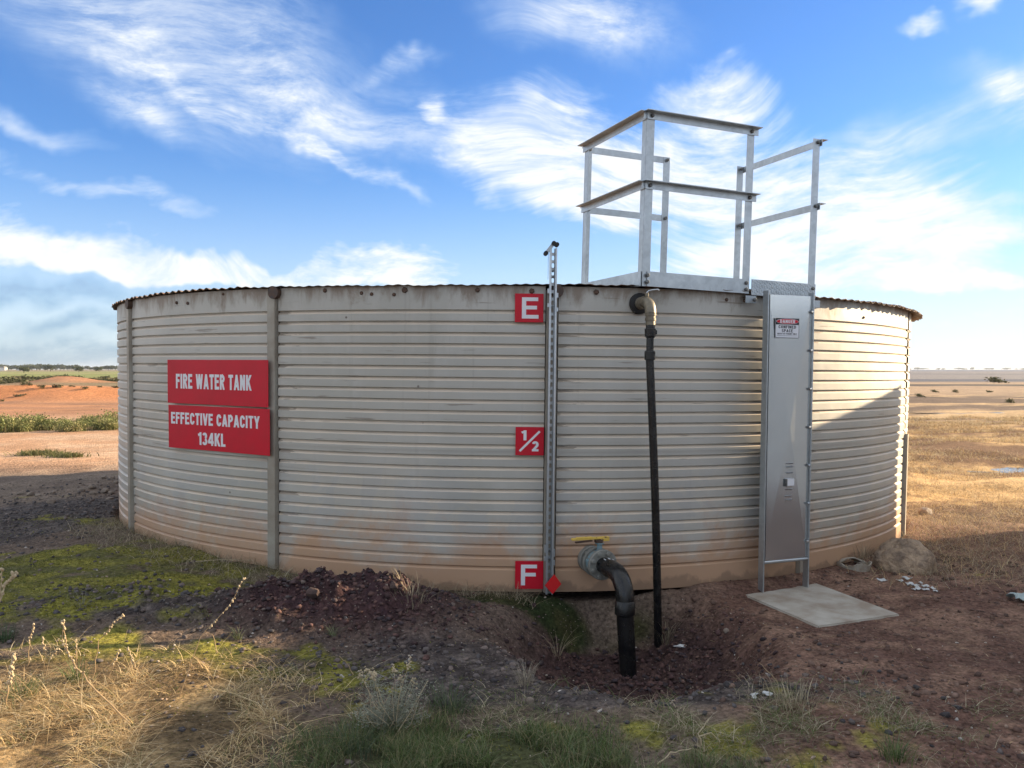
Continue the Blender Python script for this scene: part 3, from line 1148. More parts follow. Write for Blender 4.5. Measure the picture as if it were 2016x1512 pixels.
# bolts and stains under the rim
for px, py, rr_ in ((348, 596, 5), (370, 597, 5), (440, 579, 4), (640, 572, 6), (712, 577, 5), (732, 579, 5), (776, 580, 5), (797, 571, 8), (940, 571, 6), (1047, 573, 7),
                    (1104, 577, 5), (1174, 575, 7), (1430, 590, 5), (1465, 592, 5), (1700, 625, 4)):
    az, z = tank_hit(px, py, R + .006)
    M = TI @ wall_frame(az, R, z)
    mb = MB()
    r_ = rr_ / 274 * .8
    mb.tube([(0, .005, 0), (0, -.012, 0), (0, -.018, 0)], [r_, r_, r_ * .6], 6)
    mb.build('rim_bolt', 'bracket_rust', tank, M=M)

# ------------------------------------------------------------------ signs on the wall


def wide_sign(p0, p1, label, lines):
    (pl, rtop, rbot), (pr, qtop, qbot) = p0, p1
    a0, _ = tank_hit(pl, (rtop + rbot) / 2, R + .02)
    a1, _ = tank_hit(pr, (qtop + qbot) / 2, R + .03)
    am = (a0 + a1) / 2
    M = wall_frame(am, R + .008, 0)
    MI = M.inverted()

    def hit(px, py):
        o = MI @ EYEV
        d = MI.to_3x3() @ ray(px, py)
        t = (-.005 - o.y) / d.y
        return o + d * t
    c = [hit(pl, rbot), hit(pr, qbot), hit(pr, qtop), hit(pl, rtop)]
    cx = sum(p.x for p in c) / 4
    cz = sum(p.z for p in c) / 4
    w = ((c[1].x - c[0].x) + (c[2].x - c[3].x)) / 2
    h = ((c[3].z - c[0].z) + (c[2].z - c[1].z)) / 2
    slope = math.atan2((c[1].z + c[2].z) - (c[0].z + c[3].z), 2 * w)
    e = empty('wall_sign', M @ Matrix.Translation((cx, 0, cz)) @ Matrix.Rotation(-slope, 4, 'Y'))
    tag(e, label, 'sign', 'red signs fixed to the tank')
    MB().box((0, -.004, 0), (w, .004, h), None, .001).build('plate', 'sign_red', e)
    for body, lw, lh, lx, lz, bold in lines:
        words(body, lw * w, lh * h, 'sign_white', e, lx * w, -.0065, lz * h, .001, bold)
    for sx in (-1, 1):
        for sz in (-1, 1):
            MB().tube([(sx * (w / 2 - .02), -.0055, sz * (h / 2 - .02)), (sx * (w / 2 - .02), -.009, sz * (h / 2 - .02))], .005, 8).build('rivet', 'sign_red', e)
    return e


wide_sign((330, 707, 794), (528, 710, 801), 'wide red sign lettered fire water tank in white', [('FIRE WATER TANK', .755, .335, -.03, .01, .19)])
wide_sign((332, 797, 880), (531, 805, 898), 'wide red sign lettered effective capacity 134KL below another red sign',
          [('EFFECTIVE CAPACITY', .88, .27, -.03, .20, .19), ('134KL', .275, .29, -.05, -.24, .19)])


def square_sign(px, py, label, kind):
    az, z = tank_hit(px, py, R + .03)
    e = empty('level_sign', wall_frame(az, R + .012, z))
    tag(e, label, 'sign', 'level signs beside the gauge')
    s = .203
    MB().box((0, -.002, 0), (s, .003, s), None, .0008).build('plate', 'sign_red', e)
    y0, y1 = -.0037, -.0047
    if kind in 'EF':
        mb = MB()
        w, h, t = .115, .150, .030
        mb.prism([(-w / 2, -h / 2), (-w / 2 + t, -h / 2), (-w / 2 + t, h / 2), (-w / 2, h / 2)], y0, y1)
        mb.prism([(-w / 2 + t, h / 2 - .026), (w / 2, h / 2 - .026), (w / 2, h / 2), (-w / 2 + t, h / 2)], y0, y1)
        mb.prism([(-w / 2 + t, -.010), (w / 2 - .008, -.010), (w / 2 - .008, .016), (-w / 2 + t, .016)], y0, y1)
        if kind == 'E':
            mb.prism([(-w / 2 + t, -h / 2), (w / 2 + .004, -h / 2), (w / 2 + .004, -h / 2 + .026), (-w / 2 + t, -h / 2 + .026)], y0, y1)
        mb.build('lettering', 'sign_white', e, M=Matrix.Translation((.006 if kind == 'E' else -.002, 0, 0)))
    else:
        text_obj('1', .036, .072, 'sign_white', e, -.042, y0, .042, .001, .21)
        text_obj('2', .047, .072, 'sign_white', e, .040, y0, -.036, .001, .21)
        mb = MB()
        mb.prism([(-.077, -.066), (-.066, -.077), (.077, .066), (.066, .077)], y0, y1)
        mb.build('slash', 'sign_white', e)
    return e


square_sign(1042, 606, 'red square sign with a white letter E at the gauge top', 'E')
square_sign(1043, 869, 'red square sign with white one-half mark beside the gauge', '1')
square_sign(1042, 1133, 'red square sign with a white letter F at the gauge foot', 'F')

# ------------------------------------------------------------------ level gauge
az, _ = tank_hit(1085, 800, R + .07)
GM = wall_frame(az + .0005, R + .085, 0)
g = empty('level_gauge', GM)
tag(g, 'galvanised slotted channel level gauge with red diamond pointer', 'level gauge')
zb, zt = .005, 2.46
w = .046
# web of the channel with its row of slots left open
mb = MB()
pitch = .0525
sl_w, sl_h = .017, .033
ns = int((zt - zb) / pitch)
yw = .034
mb.box((-(w / 4 + sl_w / 4), yw, (zb + zt) / 2), (w / 2 - sl_w / 2, .003, zt - zb))
mb.box(((w / 4 + sl_w / 4), yw, (zb + zt) / 2), (w / 2 - sl_w / 2, .003, zt - zb))
for i in range(ns + 1):
    z0 = zb + i * pitch - (pitch - sl_h) / 2
    z1 = z0 + (pitch - sl_h)
    z0, z1 = max(z0, zb), min(z1, zt)
    mb.box((0, yw, (z0 + z1) / 2), (sl_w, .003, z1 - z0))
    for sx in (-1, 1):      # rounded slot ends
        for z_ in (z0, z1):
            mb.box((sx * .0075, yw + .0004, z_), (.006, .003, .006), Matrix.Rotation(PI / 4, 3, 'Y'))
mb.build('web', 'galvanised', g)
for sx in (-1, 1):
    MB().box((sx * (w / 2 + .0015), .0165, (zb + zt) / 2), (.003, .038, zt - zb)).build('flange', 'zinc_bright', g)
    MB().box((sx * (w / 2 - .0045), -.001, (zb + zt) / 2), (.009, .003, zt - zb)).build('lip', 'zinc_bright', g)
for zc, tall in ((2.16, .06), (2.06, .05), (.33, .10), (.26, .06)):
    for sx in (-1, 1):
        MB().box((sx * (w / 2 + .009), .018, zc - (.03 if sx > 0 else 0)), (.012, .03, tall * .55), None, .001).build('clip', 'zinc_bright', g)
for zc in (2.30, 2.26, 2.05, .31, .25):
    MB().tube([(0, .033, zc), (0, .018, zc)], .0085, 6).build('bolt', 'bolt_steel', g)
mb = MB()
mb.box((-.022, -.005, zt + .004), (.105, .006, .022), Matrix.Rotation(math.radians(-52), 3, 'Y'), .001)
mb.box((-.020, .016, zt + .004), (.105, .006, .022), Matrix.Rotation(math.radians(-52), 3, 'Y'), .001)
mb.build('pulley_bracket', 'galvanised', g)
for dx, dz in ((.0, .03), (.022, .022), (-.055, -.04)):
    MB().tube([(dx, -.022, zt + dz), (dx, .022, zt + dz)], .016, 12).build('pulley', 'black_rubber', g, .6)
MB().tube([(-.037, -.002, zt - .02), (-.037, -.002, 2.24)], .0012, 5).build('cord', 'sign_black', g)
# pointer, swung out in front of the channel
d = .078
mb = MB()
c_, s_ = math.cos(math.radians(41)), math.sin(math.radians(41))
mb.prism([(-.060, -.008), (.006, .072), (.058, .002), (-.004, -.070)], -.030, -.026)
mb.build('pointer', 'sign_red_bright', g, M=Matrix.Translation((.024, 0, .085)))

# ------------------------------------------------------------------ inlet pipe with valve
az, z = tank_hit(1258, 598)
IM = wall_frame(az, R, z)
p_ = empty('inlet_pipe', IM)
tag(p_, 'slim black poly pipe dropping from a brass valve near the rim', 'pipe')
MB().tube([(0, .01, 0), (0, -.028, 0), (0, -.034, 0)], [.076, .076, .066], 24).build('wall_gasket', 'black_rubber', p_, .6)
MB().tube([(0, -.03, 0), (0, -.05, 0), (0, -.052, 0), (0, -.09, 0), (0, -.092, 0), (0, -.13, 0)], [.044, .044, .038, .038, .046, .046], 18).build('nipple', 'brass_dull', p_, .6)
el = [(0, -.12, 0), (0, -.15, 0)] + [(0, -.15 - .085 * math.sin(t), -.085 * (1 - math.cos(t))) for t in np.linspace(.2, PI / 2, 7)]
MB().tube(el, [.037] * 4 + [.039] * (len(el) - 4), 18).build('elbow', 'brass_dull', p_, .7)
yb = -.235
MB().tube([(0, yb, -.085), (0, yb, -.10), (0, yb, -.101), (0, yb, -.118), (0, yb, -.119), (0, yb, -.135), (0, yb, -.136), (0, yb, -.165)],
          [.040, .040, .035, .035, .039, .039, .033, .035], 18).build('adaptor', 'brass_dull', p_, .6)
mb = MB()
mb.box((.005, -.14, .052), (.022, .022, .03), None, .002)
mb.build('valve_stem', 'brass_dull', p_)
hl = [(0, -.14, .062), (.02, -.14, .082), (.05, -.145, .088), (.085, -.15, .092), (.092, -.15, .084)]
MB().tube(hl, .0055, 8).build('valve_lever', 'zinc_bright', p_, .9)
MB().tube([(0, yb, -.16), (0, yb, -.19), (0, yb, -.191), (0, yb, -.245), (0, yb, -.246), (0, yb, -.255)], [.032, .032, .040, .038, .034, .030], 18).build('coupling', 'black_poly', p_, .6)
MB().box((.034, yb - .01, -.215), (.02, .022, .03), None, .003).build('coupling_clip', 'black_poly', p_)
MB().tube([(0, yb, -.25), (0, yb, -.36)], .026, 18).build('spigot', 'black_poly', p_, .6)
MB().tube([(0, yb, -.345), (0, yb, -.35), (0, yb, -.405), (0, yb, -.41)], [.034, .038, .038, .031], 18).build('coupling', 'black_poly', p_, .6)
foot = IM.inverted() @ at_y(1296, 1290, 5.87)
pts = [Vector((0, yb, -.40)).lerp(foot, t) + Vector((.010 * math.sin(PI * t), 0, 0)) for t in np.linspace(0, 1, 9)]
pts.append(pts[-1] + Vector((0, 0, -.12)))
MB().tube(pts, .0285, 20).build('pipe', 'black_poly', p_, .8)

# ------------------------------------------------------------------ outlet valve and pipe
az, z = tank_hit(1163, 1100)
OM = wall_frame(az, R, z)
o_ = empty('outlet_pipe', OM @ Matrix.Rotation(math.radians(12), 4, 'Z'))
tag(o_, 'thick black outlet pipe with flanged valve and yellow lever', 'pipe')


def flange(y, thick, r, name, mat):
    MB().tube([(0, y, 0), (0, y - .004, 0), (0, y - thick + .004, 0), (0, y - thick, 0)], [r - .004, r, r, r - .004], 32).build(name, mat, o_, .6)


def bolts(y0, y1, r, n, ph, mat='cast_grey'):
    for i in range(n):
        t = 2 * PI * (i + ph) / n
        x, zz = r * math.cos(t), r * math.sin(t)
        mb = MB()
        mb.tube([(x, y0, zz), (x, y1, zz)], .008, 8)
        mb.tube([(x, y1 + .012, zz), (x, y1 - .004, zz), (x, y1 - .006, zz)], [.0165, .0165, .012], 6)
        mb.build('bolt', mat, o_)


flange(.02, .05, .098, 'wall_flange', 'cast_grey')
MB().tube([(0, -.02, 0), (0, -.09, 0)], .066, 24).build('spool', 'cast_grey', o_, .6)
flange(-.085, .028, .106, 'flange', 'cast_grey')
MB().tube([(0, -.11, 0), (0, -.115, 0), (0, -.175, 0), (0, -.18, 0)], [.084, .09, .09, .084], 28).build('valve_body', 'cast_blue', o_, .6)
mb = MB()
mb.tube([(0, -.145, .06), (0, -.145, .145)], [.022, .018], 14)
mb.box((0, -.145, .142), (.05, .05, .012), None, .002)
mb.build('valve_neck', 'cast_blue', o_, .6)
for sx in (-1, 1):
    MB().box((sx * .085, -.145, .02), (.03, .04, .03), None, .006).build('lug', 'cast_blue', o_)
flange(-.182, .03, .108, 'flange', 'cast_grey')
bolts(-.09, -.222, .086, 8, .5)
for i in range(4):
    t = 2 * PI * (i + .5) / 4
    mb = MB()
    mb.tube([(.074 * math.cos(t), -.03, .074 * math.sin(t)), (.074 * math.cos(t), -.046, .074 * math.sin(t))], .013, 6)
    mb.build('bolt', 'cast_grey', o_)
mb = MB()
mb.box((-.075, -.150, .182), (.285, .030, .014), None, .002)
mb.box((.045, -.150, .170), (.045, .032, .022), None, .002)
mb.box((-.12, -.150, .190), (.12, .031, .008), None, .002)
mb.build('lever', 'yellow_chipped', o_)
MB().box((-.125, -.150, .162), (.13, .02, .010), Matrix.Rotation(math.radians(-3), 3, 'Y'), .002).build('lever_trigger', 'handle_rust', o_)
MB().box((-.01, -.148, .158), (.05, .045, .02), None, .003).build('notch_plate', 'handle_rust', o_)
PR = .060
er = .165
ys = -.385
st = [(0, -.20, 0), (0, -.30, 0)]
MB().tube(st, .056, 28).build('stub', 'black_poly', o_, .8)
el = [(0, -.275, 0), (0, ys + .02, 0)] + [(0, ys - er * math.sin(t), -er * (1 - math.cos(t))) for t in np.linspace(0, PI / 2, 12)]
MB().tube(el, [.063] * 2 + [PR + .002] * 12, 28).build('elbow', 'black_poly', o_, .8)
for dx, dz, ln in ((-.028, .06, .03), (.004, .064, .035), (.034, .056, .028)):
    MB().box((dx, -.292, dz), (.004, ln, .004), None, .0005).build('paint_mark', 'sign_white', o_)
yv = ys - er
MB().tube([(0, yv, -er + .005), (0, yv, -er - .004), (0, yv, -er - .085), (0, yv, -er - .094)], [.062, .068, .068, .061], 28).build('socket', 'black_poly', o_, .6)
foot = o_.matrix_world.inverted() @ at_y(1238, 1350, 5.50)
a = Vector((0, yv, -er - .08))
pts = [a.lerp(foot, t) for t in np.linspace(0, 1.15, 8)]
MB().tube(pts, PR - .003, 28).build('pipe', 'black_poly', o_, .8)

# ------------------------------------------------------------------ slab and ladder
sq = [at_z(1455, 1166, -.05), at_z(1611, 1233, -.05), at_z(1772, 1209, -.05), at_z(1608, 1148, -.05)]
ctr = sum(sq, Vector()) / 4
mb = MB()
top = [mb.bm.verts.new((p.x - ctr.x, p.y - ctr.y, 0)) for p in sq]
bot = [mb.bm.verts.new((p.x - ctr.x, p.y - ctr.y, -.09)) for p in sq]
mb.bm.faces.new(top)
mb.bm.faces.new(bot[::-1])
for i in range(4):
    mb.bm.faces.new((top[i], bot[i], bot[(i + 1) % 4], top[(i + 1) % 4]))
bmesh.ops.bevel(mb.bm, geom=list(mb.bm.edges), offset=.008, segments=2, affect='EDGES')
slab = mb.build('concrete_slab', 'concrete', None, .6)
slab.location = ctr
tag(slab, 'small concrete footing slab set in red soil below the ladder', 'slab')

f0, f1 = at_z(1498, 1165, -.05), at_z(1586, 1155, -.05)
mid = (f0 + f1) / 2
ang = math.atan2(f1.y - f0.y, f1.x - f0.x)
LW = (f1 - f0).length
LM = Matrix.Translation((mid.x, mid.y, -.05)) @ Matrix.Rotation(ang, 4, 'Z') @ Matrix.Rotation(math.radians(.35), 4, 'Y')
lad = empty('access_ladder', LM)
tag(lad, 'galvanised tank ladder closed off by a tall flat guard panel', 'ladder')
LT = 2.235
for sx in (-1, 1):
    MB().box((sx * LW / 2, 0, LT / 2), (.010, .062, LT), None, .0015).build('stile', 'galvanised', lad)
zr = .215
while zr < LT - .1:
    MB().tube([(-LW / 2 + .004, .005, zr), (LW / 2 - .004, .005, zr)], .0125, 12).build('rung', 'zinc_bright', lad, .6)
    zr += .27
pw, pz0, pz1 = LW - .014, .235, LT - .03
zm = pz0 + (pz1 - pz0) * .50
yp = -.012
V = [(-pw / 2, yp, pz0), (pw / 2, yp, pz0), (pw / 2, yp, pz1), (-pw / 2, yp, pz1), (0, yp - .028, zm)]
V += [(x, y + .0025, z) for x, y, z in V[:4]]
F = [(0, 1, 4), (1, 2, 4), (2, 3, 4), (3, 0, 4), (8, 7, 6, 5), (0, 5, 6, 1), (1, 6, 7, 2), (2, 7, 8, 3), (3, 8, 5, 0)]
pan = pydata('guard_panel', V, F, 'galvanised_sheet', lad)
MB().box((-pw / 2 + .006, yp - .010, (pz0 + pz1) / 2), (.004, .018, pz1 - pz0)).build('panel_return', 'galvanised_sheet', lad)
MB().tube([(-LW / 2 + .005, -.02, pz0 - .012), (LW / 2 - .005, -.02, pz0 - .012)], .0085, 10).build('bottom_bar', 'zinc_bright', lad, .6)
for i in range(7):
    zc = pz0 + .12 + i * (pz1 - pz0 - .24) / 6
    MB().tube([(LW / 2 - .022, -.026, zc), (LW / 2 - .006, -.026, zc + .006)], [.011, .008], 8).build('hinge_weld', 'zinc_bright', lad, .6)
for i, dz in enumerate((.155, .13, .085, -.04, -.09, -.118)):
    zc = .80 + dz
    yy = yp - .028 * (1 - abs(zc - zm) / (zm - pz0)) - .002
    MB().box((.005, yy, zc), (.062, .004, .010), Matrix.Rotation(math.radians(25), 3, 'X')).build('louvre', 'zinc_bright', pan)
yy = yp - .028 * (1 - abs(.80 - zm) / (zm - pz0)) - .006
MB().box((.012, yy - .006, .815), (.062, .012, .052), None, .001).build('lock_tag', 'sign_white', pan)
MB().box((-.026, yy - .004, .812), (.016, .016, .056), None, .002).build('lock_body', 'bolt_steel', pan)

# danger sign stuck on the panel
q = LM.inverted()


def on_panel(px, py, y):
    o = q @ EYEV
    d = q.to_3x3() @ ray(px, py)
    return o + d * ((y - o.y) / d.y)


cs = [on_panel(1525, 664, yp - .015), on_panel(1572, 667, yp - .015), on_panel(1573, 628, yp - .015), on_panel(1527, 625, yp - .015)]
cx = sum(p.x for p in cs) / 4
cz = sum(p.z for p in cs) / 4
sw = (cs[1].x - cs[0].x + cs[2].x - cs[3].x) / 2
sh = (cs[3].z - cs[0].z + cs[2].z - cs[1].z) / 2
ds = empty('danger_sign', LM @ Matrix.Translation((cx, yp - .017, cz)))
tag(ds, 'small danger confined space sign on the ladder guard panel', 'sign')
MB().box((0, 0, 0), (sw, .003, sh), None, .0006).build('plate', 'sign_white', ds)
MB().box((0, -.0022, sh * .335), (sw * .985, .001, sh * .32)).build('header', 'sign_black', ds)
k = 28
ov = MB()
ov.prism([(sw * .475 * math.cos(t), sh * .335 + sh * .135 * math.sin(t)) for t in np.linspace(0, 2 * PI, k, endpoint=False)], -.0028, -.0036)
ov.build('oval_rim', 'sign_white', ds)
ov = MB()
ov.prism([(sw * .46 * math.cos(t), sh * .335 + sh * .12 * math.sin(t)) for t in np.linspace(0, 2 * PI, k, endpoint=False)], -.0038, -.0044)
ov.build('oval', 'sign_red', ds)
text_obj('DANGER', sw * .64, sh * .165, 'sign_white', ds, 0, -.0046, sh * .335, .0006, .17)
text_obj('CONFINED', sw * .74, sh * .16, 'sign_black', ds, 0, -.0017, sh * .06, .0006, .15)
text_obj('SPACE', sw * .48, sh * .16, 'sign_black', ds, 0, -.0017, -sh * .135, .0006, .15)
words('ENTRY BY PERMIT ONLY', sw * .84, sh * .075, 'sign_black', ds, 0, -.0017, -sh * .29, .0006, .15)
for a_, b_ in (((-sw / 2 + .002, 0), (.0022, sh * .99)), ((sw / 2 - .002, 0), (.0022, sh * .99)), ((0, -sh / 2 + .002), (sw * .99, .0022))):
    MB().box((a_[0], -.0020, a_[1]), (b_[0], .0008, b_[1])).build('border', 'sign_black', ds)
MB().box((0, -.0020, -sh * .385), (sw * .88, .0006, sh * .012)).build('fine_print', 'sign_black', ds)

# ------------------------------------------------------------------ platform with guard rails
PA = at_y(1264, 565, 6.0)
PM = Matrix.Translation((PA.x, PA.y, 2.196)) @ Matrix.Rotation(math.radians(21.5), 4, 'Z') @ Matrix.Rotation(math.radians(1.6), 4, 'Y')
pf = empty('access_platform', PM)
tag(pf, 'galvanised access platform with guard rails bolted on the tank roof', 'platform')
US, UB, UE, VD = 0.0, .915, 1.525, .98
RH, RM, PWD = 1.222, .735, .062


def angle_post(u, v, su, sv, name='post'):
    """angle iron post: legs run from the corner (u,v) towards su, sv"""
    mb = MB()
    mb.box((u + su * PWD / 2, v + sv * .0025, RH / 2), (PWD, .005, RH))
    mb.box((u + su * .0025, v + sv * (.005 + PWD / 2), RH / 2), (.005, PWD - .005, RH))
    mb.build(name, 'galvanised', pf)


def rail(p0, p1, out, z, leg=.052, name='rail', ext=.03):
    """angle iron rail: upright leg plus a flat top leg pointing outwards"""
    a, c = Vector((p0[0], p0[1], 0)), Vector((p1[0], p1[1], 0))
    d = (c - a).normalized()
    o = Vector((out[0], out[1], 0))
    L_ = (c - a).length + 2 * ext
    m_ = (a + c) / 2
    th = math.atan2(d.y, d.x)
    rot = Matrix.Rotation(th, 3, 'Z')
    mb = MB()
    mb.box(m_ + o * .006 + Vector((0, 0, z - leg / 2)), (L_ - .0, .005, leg), rot)
    mb.box(m_ + o * (.0085 + leg / 2) + Vector((0, 0, z + .0025 - .005)), (L_, leg, .005), rot)
    mb.build(name, 'galvanised', pf)


def pbolt(u, v, z, out):
    o = Vector((out[0], out[1], 0))
    c = Vector((u, v, z))
    MB().tube([c, c + o * .010, c + o * .016], [.0145, .0145, .009], 8).build('bolt', 'bolt_steel', pf)


angle_post(0, 0, 1, 1)
angle_post(UB, 0, -1, 1)
angle_post(0, VD, 1, -1)
angle_post(.80, VD, -1, 1)
angle_post(UE, 0, -1, 1)
angle_post(UE - .0, VD - .03, -1, 1)
for z, n_ in ((RH, 'top_rail'), (RM, 'mid_rail')):
    rail((0, 0), (UB, 0), (0, -1), z, name=n_)
    rail((0, 0), (0, VD), (-1, 0), z, name=n_, ext=.02)
    rail((0, VD), (.80, VD), (0, 1), z, name=n_, ext=.0)
    rail((UE, 0), (UE, VD - .03), (1, 0), z, name=n_, ext=.02)
    for u, v, o in ((.035, 0, (0, -1)), (UB - .03, 0, (0, -1)), (.77, VD - .01, (0, -1)), (UE - .03, VD - .045, (0, -1)), (UE - .02, -.002, (0, -1)), (.04, VD - .012, (0, -1))):
        pbolt(u, v - (.009 if v == 0 else 0), z - .026, o)
# kick plates
MB().box((UB / 2 + .0, -.006, .053), (UB - 2 * PWD + .055, .006, .106), None, .0008).build('kick_plate', 'galvanised', pf)
MB().box((-.006, VD / 2, .053), (.006, VD - .02, .106), None, .0008).build('kick_plate', 'galvanised', pf)
MB().box((.40, VD + .006, .053), (.78, .006, .106), None, .0008).build('kick_plate', 'galvanised', pf)
MB().box((UE + .006, VD / 2, .053), (.006, VD - .02, .106), None, .0008).build('kick_plate', 'galvanised', pf)
for u in (.035, UB - .035):
    for z in (.03, .078):
        pbolt(u, -.009, z, (0, -1))
# deck and its folded chequer-plate front
MB().box(((UE) / 2, VD / 2, .036), (UE - .015, VD - .02, .005)).build('deck', 'galvanised', pf)
fr = MB().box(((UB + UE) / 2 + .004, -.012, .050), (UE - UB - .012, .005, .118), None, .0008).build('step_fascia', 'galvanised', pf)
mb = MB()
n_ = 0
for i in range(26):
    for j in range(6):
        u = UB + .022 + i * (UE - UB - .05) / 25
        z = .004 + j * .0185 + (.009 if i % 2 else 0)
        if z > .10:
            continue
        mb.box((u, -.0155, z), (.021, .003, .0055), Matrix.Rotation(math.radians(42 if (i + j) % 2 else -42), 3, 'Y'))
fp = mb.build('tread_pattern', 'zinc_bright', fr)
fp['kind'] = 'stuff'
for z in (.022, .075):
    pbolt(UE - .028, -.012, z, (0, -1))
for u in (UB - .02, UE - .03):
    mb = MB()
    mb.box((u + .03, -.012, -.042), (.095, .006, .055), None, .001)
    mb.box((u + .03, .02, -.018), (.095, .06, .005))
    mb.build('bracket', 'galvanised', pf)
pbolt(UB + .04, -.015, -.043, (0, -1))

# ------------------------------------------------------------------ shed out of frame on the right; its shade falls across the foreground
a_, z_ = tank_hit(1773, 757)
hitp = T @ Vector((math.sin(a_) * R, -math.cos(a_) * R, z_))
RUN = 3.6
cnr = Vector((hitp.x + S2[0] * RUN, hitp.y + S2[1] * RUN, 0))
SH = hitp.z + RUN * math.tan(SUN_EL)
sang = math.atan2(-.975, -.222)
sm_ = Matrix.Translation(cnr) @ Matrix.Rotation(sang, 4, 'Z') @ Matrix.Rotation(-.004, 4, 'Y')
shed = empty('storage_shed', sm_)
tag(shed, 'long low pale steel shed standing beyond the right edge of view', 'shed')
SL, SWD = 14.0, 2.6
hb = SH - .06
for c, sz in (((SL / 2, .03, hb / 2 - .4), (SL, .06, hb + .8)), ((SL / 2, SWD - .03, hb / 2 - .4), (SL, .06, hb + .8)),
              ((.03, SWD / 2, hb / 2 - .4), (.06, SWD - .13, hb + .8)), ((SL - .03, SWD / 2, hb / 2 - .4), (.06, SWD - .13, hb + .8))):
    MB().box(c, sz).build('wall', 'cream_panel', shed)
MB().box((SL / 2, SWD / 2, SH - .03), (SL, SWD, .055)).build('roof', 'shed_roof', shed)
for i in range(int(SL / .4)):
    MB().box((.2 + i * .4, -.012, hb / 2 - .4), (.05, .02, hb + .79)).build('wall_rib', 'cream_panel', shed)
MB().box((9, -.04, .95), (1.2, .05, 1.9)).build('door', 'shed_roof', shed)

# ------------------------------------------------------------------ loose stones, clods and pebbles
ICO_V, ICO_F = None, None
bm = bmesh.new()
bmesh.ops.create_icosphere(bm, subdivisions=1, radius=1)
ICO_V = np.array([v.co[:] for v in bm.verts])
ICO_F = np.array([[v.index for v in f.verts] for f in bm.faces])
bm.free()


def rnd_rot(n):
    q = RNG.normal(size=(n, 4))
    q /= np.linalg.norm(q, axis=1)[:, None]
    w_, x, y, z = q.T
    return np.stack([np.stack([1 - 2 * (y * y + z * z), 2 * (x * y - z * w_), 2 * (x * z + y * w_)], -1),
                     np.stack([2 * (x * y + z * w_), 1 - 2 * (x * x + z * z), 2 * (y * z - x * w_)], -1),
                     np.stack([2 * (x * z - y * w_), 2 * (y * z + x * w_), 1 - 2 * (x * x + y * y)], -1)], 1)


def scatter(n, x0, x1, y0, y1, dens, seed=0):
    """n points whose density follows dens(x, y) in 0..1"""
    xs, ys = [], []
    got = 0
    for _ in range(60):
        x = RNG.uniform(x0, x1, n * 2)
        y = RNG.uniform(y0, y1, n * 2)
        k = RNG.uniform(0, 1, n * 2) < dens(x, y)
        k &= np.hypot(x, y - CY) > R + .02
        k &= np.maximum(np.abs((x - 2.12) * .93 + (y - 5.92) * .366) / .38, np.abs(-(x - 2.12) * .366 + (y - 5.92) * .93) / .46) > 1
        xs.append(x[k])
        ys.append(y[k])
        got += k.sum()
        if got >= n:
            break
    return np.concatenate(xs)[:n], np.concatenate(ys)[:n]


def stones(name, x, y, size, cols, sink=.3, label=None, flat=(.5, .9)):
    n = len(x)
    z = height(x, y)
    Rm = rnd_rot(n)
    sc = size[:, None] * RNG.uniform(.6, 1.2, (n, 3))
    P = ICO_V[None] * (1 + RNG.uniform(-.42, .30, (n, len(ICO_V), 1)))
    P = P * sc[:, None, :]
    P = np.einsum('nij,nkj->nki', Rm, P)
    P[:, :, 2] *= RNG.uniform(flat[0], flat[1], n)[:, None]
    P += np.stack([x, y, z + size * (.5 - sink)], -1)[:, None, :]
    F = (ICO_F[None] + (np.arange(n) * len(ICO_V))[:, None, None]).reshape(-1, 3)
    t = np.repeat(cols, len(ICO_V), 0)
    o = np_mesh(name, P.reshape(-1, 3), F, 'pebble', tint=t)
    tag(o, label, None, kind='stuff')
    return o


def pick(n, cols):
    c = np.array(cols)
    return c[RNG.integers(0, len(c), n)] * RNG.uniform(.75, 1.25, (n, 1))


def d_clod(x, y):
    m_, p, rr = soil_masks(x, y)
    return np.clip(m_ * 1.2 + p * .7 * sst(rr, 4.6, 4.8), 0, 1)


x, y = scatter(15000, -2.2, 1.9, 4.1, 6.1, d_clod)
stones('soil_clods', x, y, RNG.uniform(0, 1, len(x)) ** 9 * .023 + .0024, pick(len(x), [(.085, .047, .045), (.062, .038, .038), (.115, .064, .056), (.052, .038, .041)]), .25, 'crumbled dark red soil clods on the mound and in the pit')  # clod tones also deepened for the shadow on mound and pit


def d_grav(x, y):
    return np.clip(gau(x, y, -2.2, 5.4, 1.0, .34, .1) + gau(x, y, -.4, 4.55, 1.0, .42) * .9 + gau(x, y, .7, 4.2, 1.2, .2) * .8 + gau(x, y, -4.9, 8.4, .95, 1.6) * .8 + .05, 0, 1)


x, y = scatter(9000, -6.8, 2.2, 3.3, 11.5, d_grav)
stones('dark_gravel', x, y, RNG.uniform(0, 1, len(x)) ** 4 * .020 + .004, pick(len(x), [(.09, .08, .08), (.12, .10, .095), (.07, .062, .064), (.16, .125, .11)]), .3, 'dark grey gravel chips lying along the ridge and beside the tank')
x, y = scatter(1100, -4.5, 3.2, 3.2, 9.0, lambda x, y: .25 + .75 * np.clip(gau(x, y, -.2, 4.4, 1.6, .8), 0, 1))
stones('pale_pebbles', x, y, RNG.uniform(0, 1, len(x)) ** 4 * .010 + .0035, pick(len(x), [(.38, .32, .26), (.34, .25, .19), (.46, .42, .38), (.28, .20, .155)]), .3, 'small pale pebbles scattered over the foreground soil')
x, y = scatter(3500, 1.0, 4.5, 3.3, 7.5, lambda x, y: .3 + .7 * sst(fbm(x, y, 2, 3, 77), .45, .6))
stones('soil_crumbs', x, y, RNG.uniform(0, 1, len(x)) ** 4 * .022 + .004, pick(len(x), [(.13, .078, .06), (.10, .064, .052), (.17, .11, .085)]), .35, 'brown soil crumbs round the concrete slab')


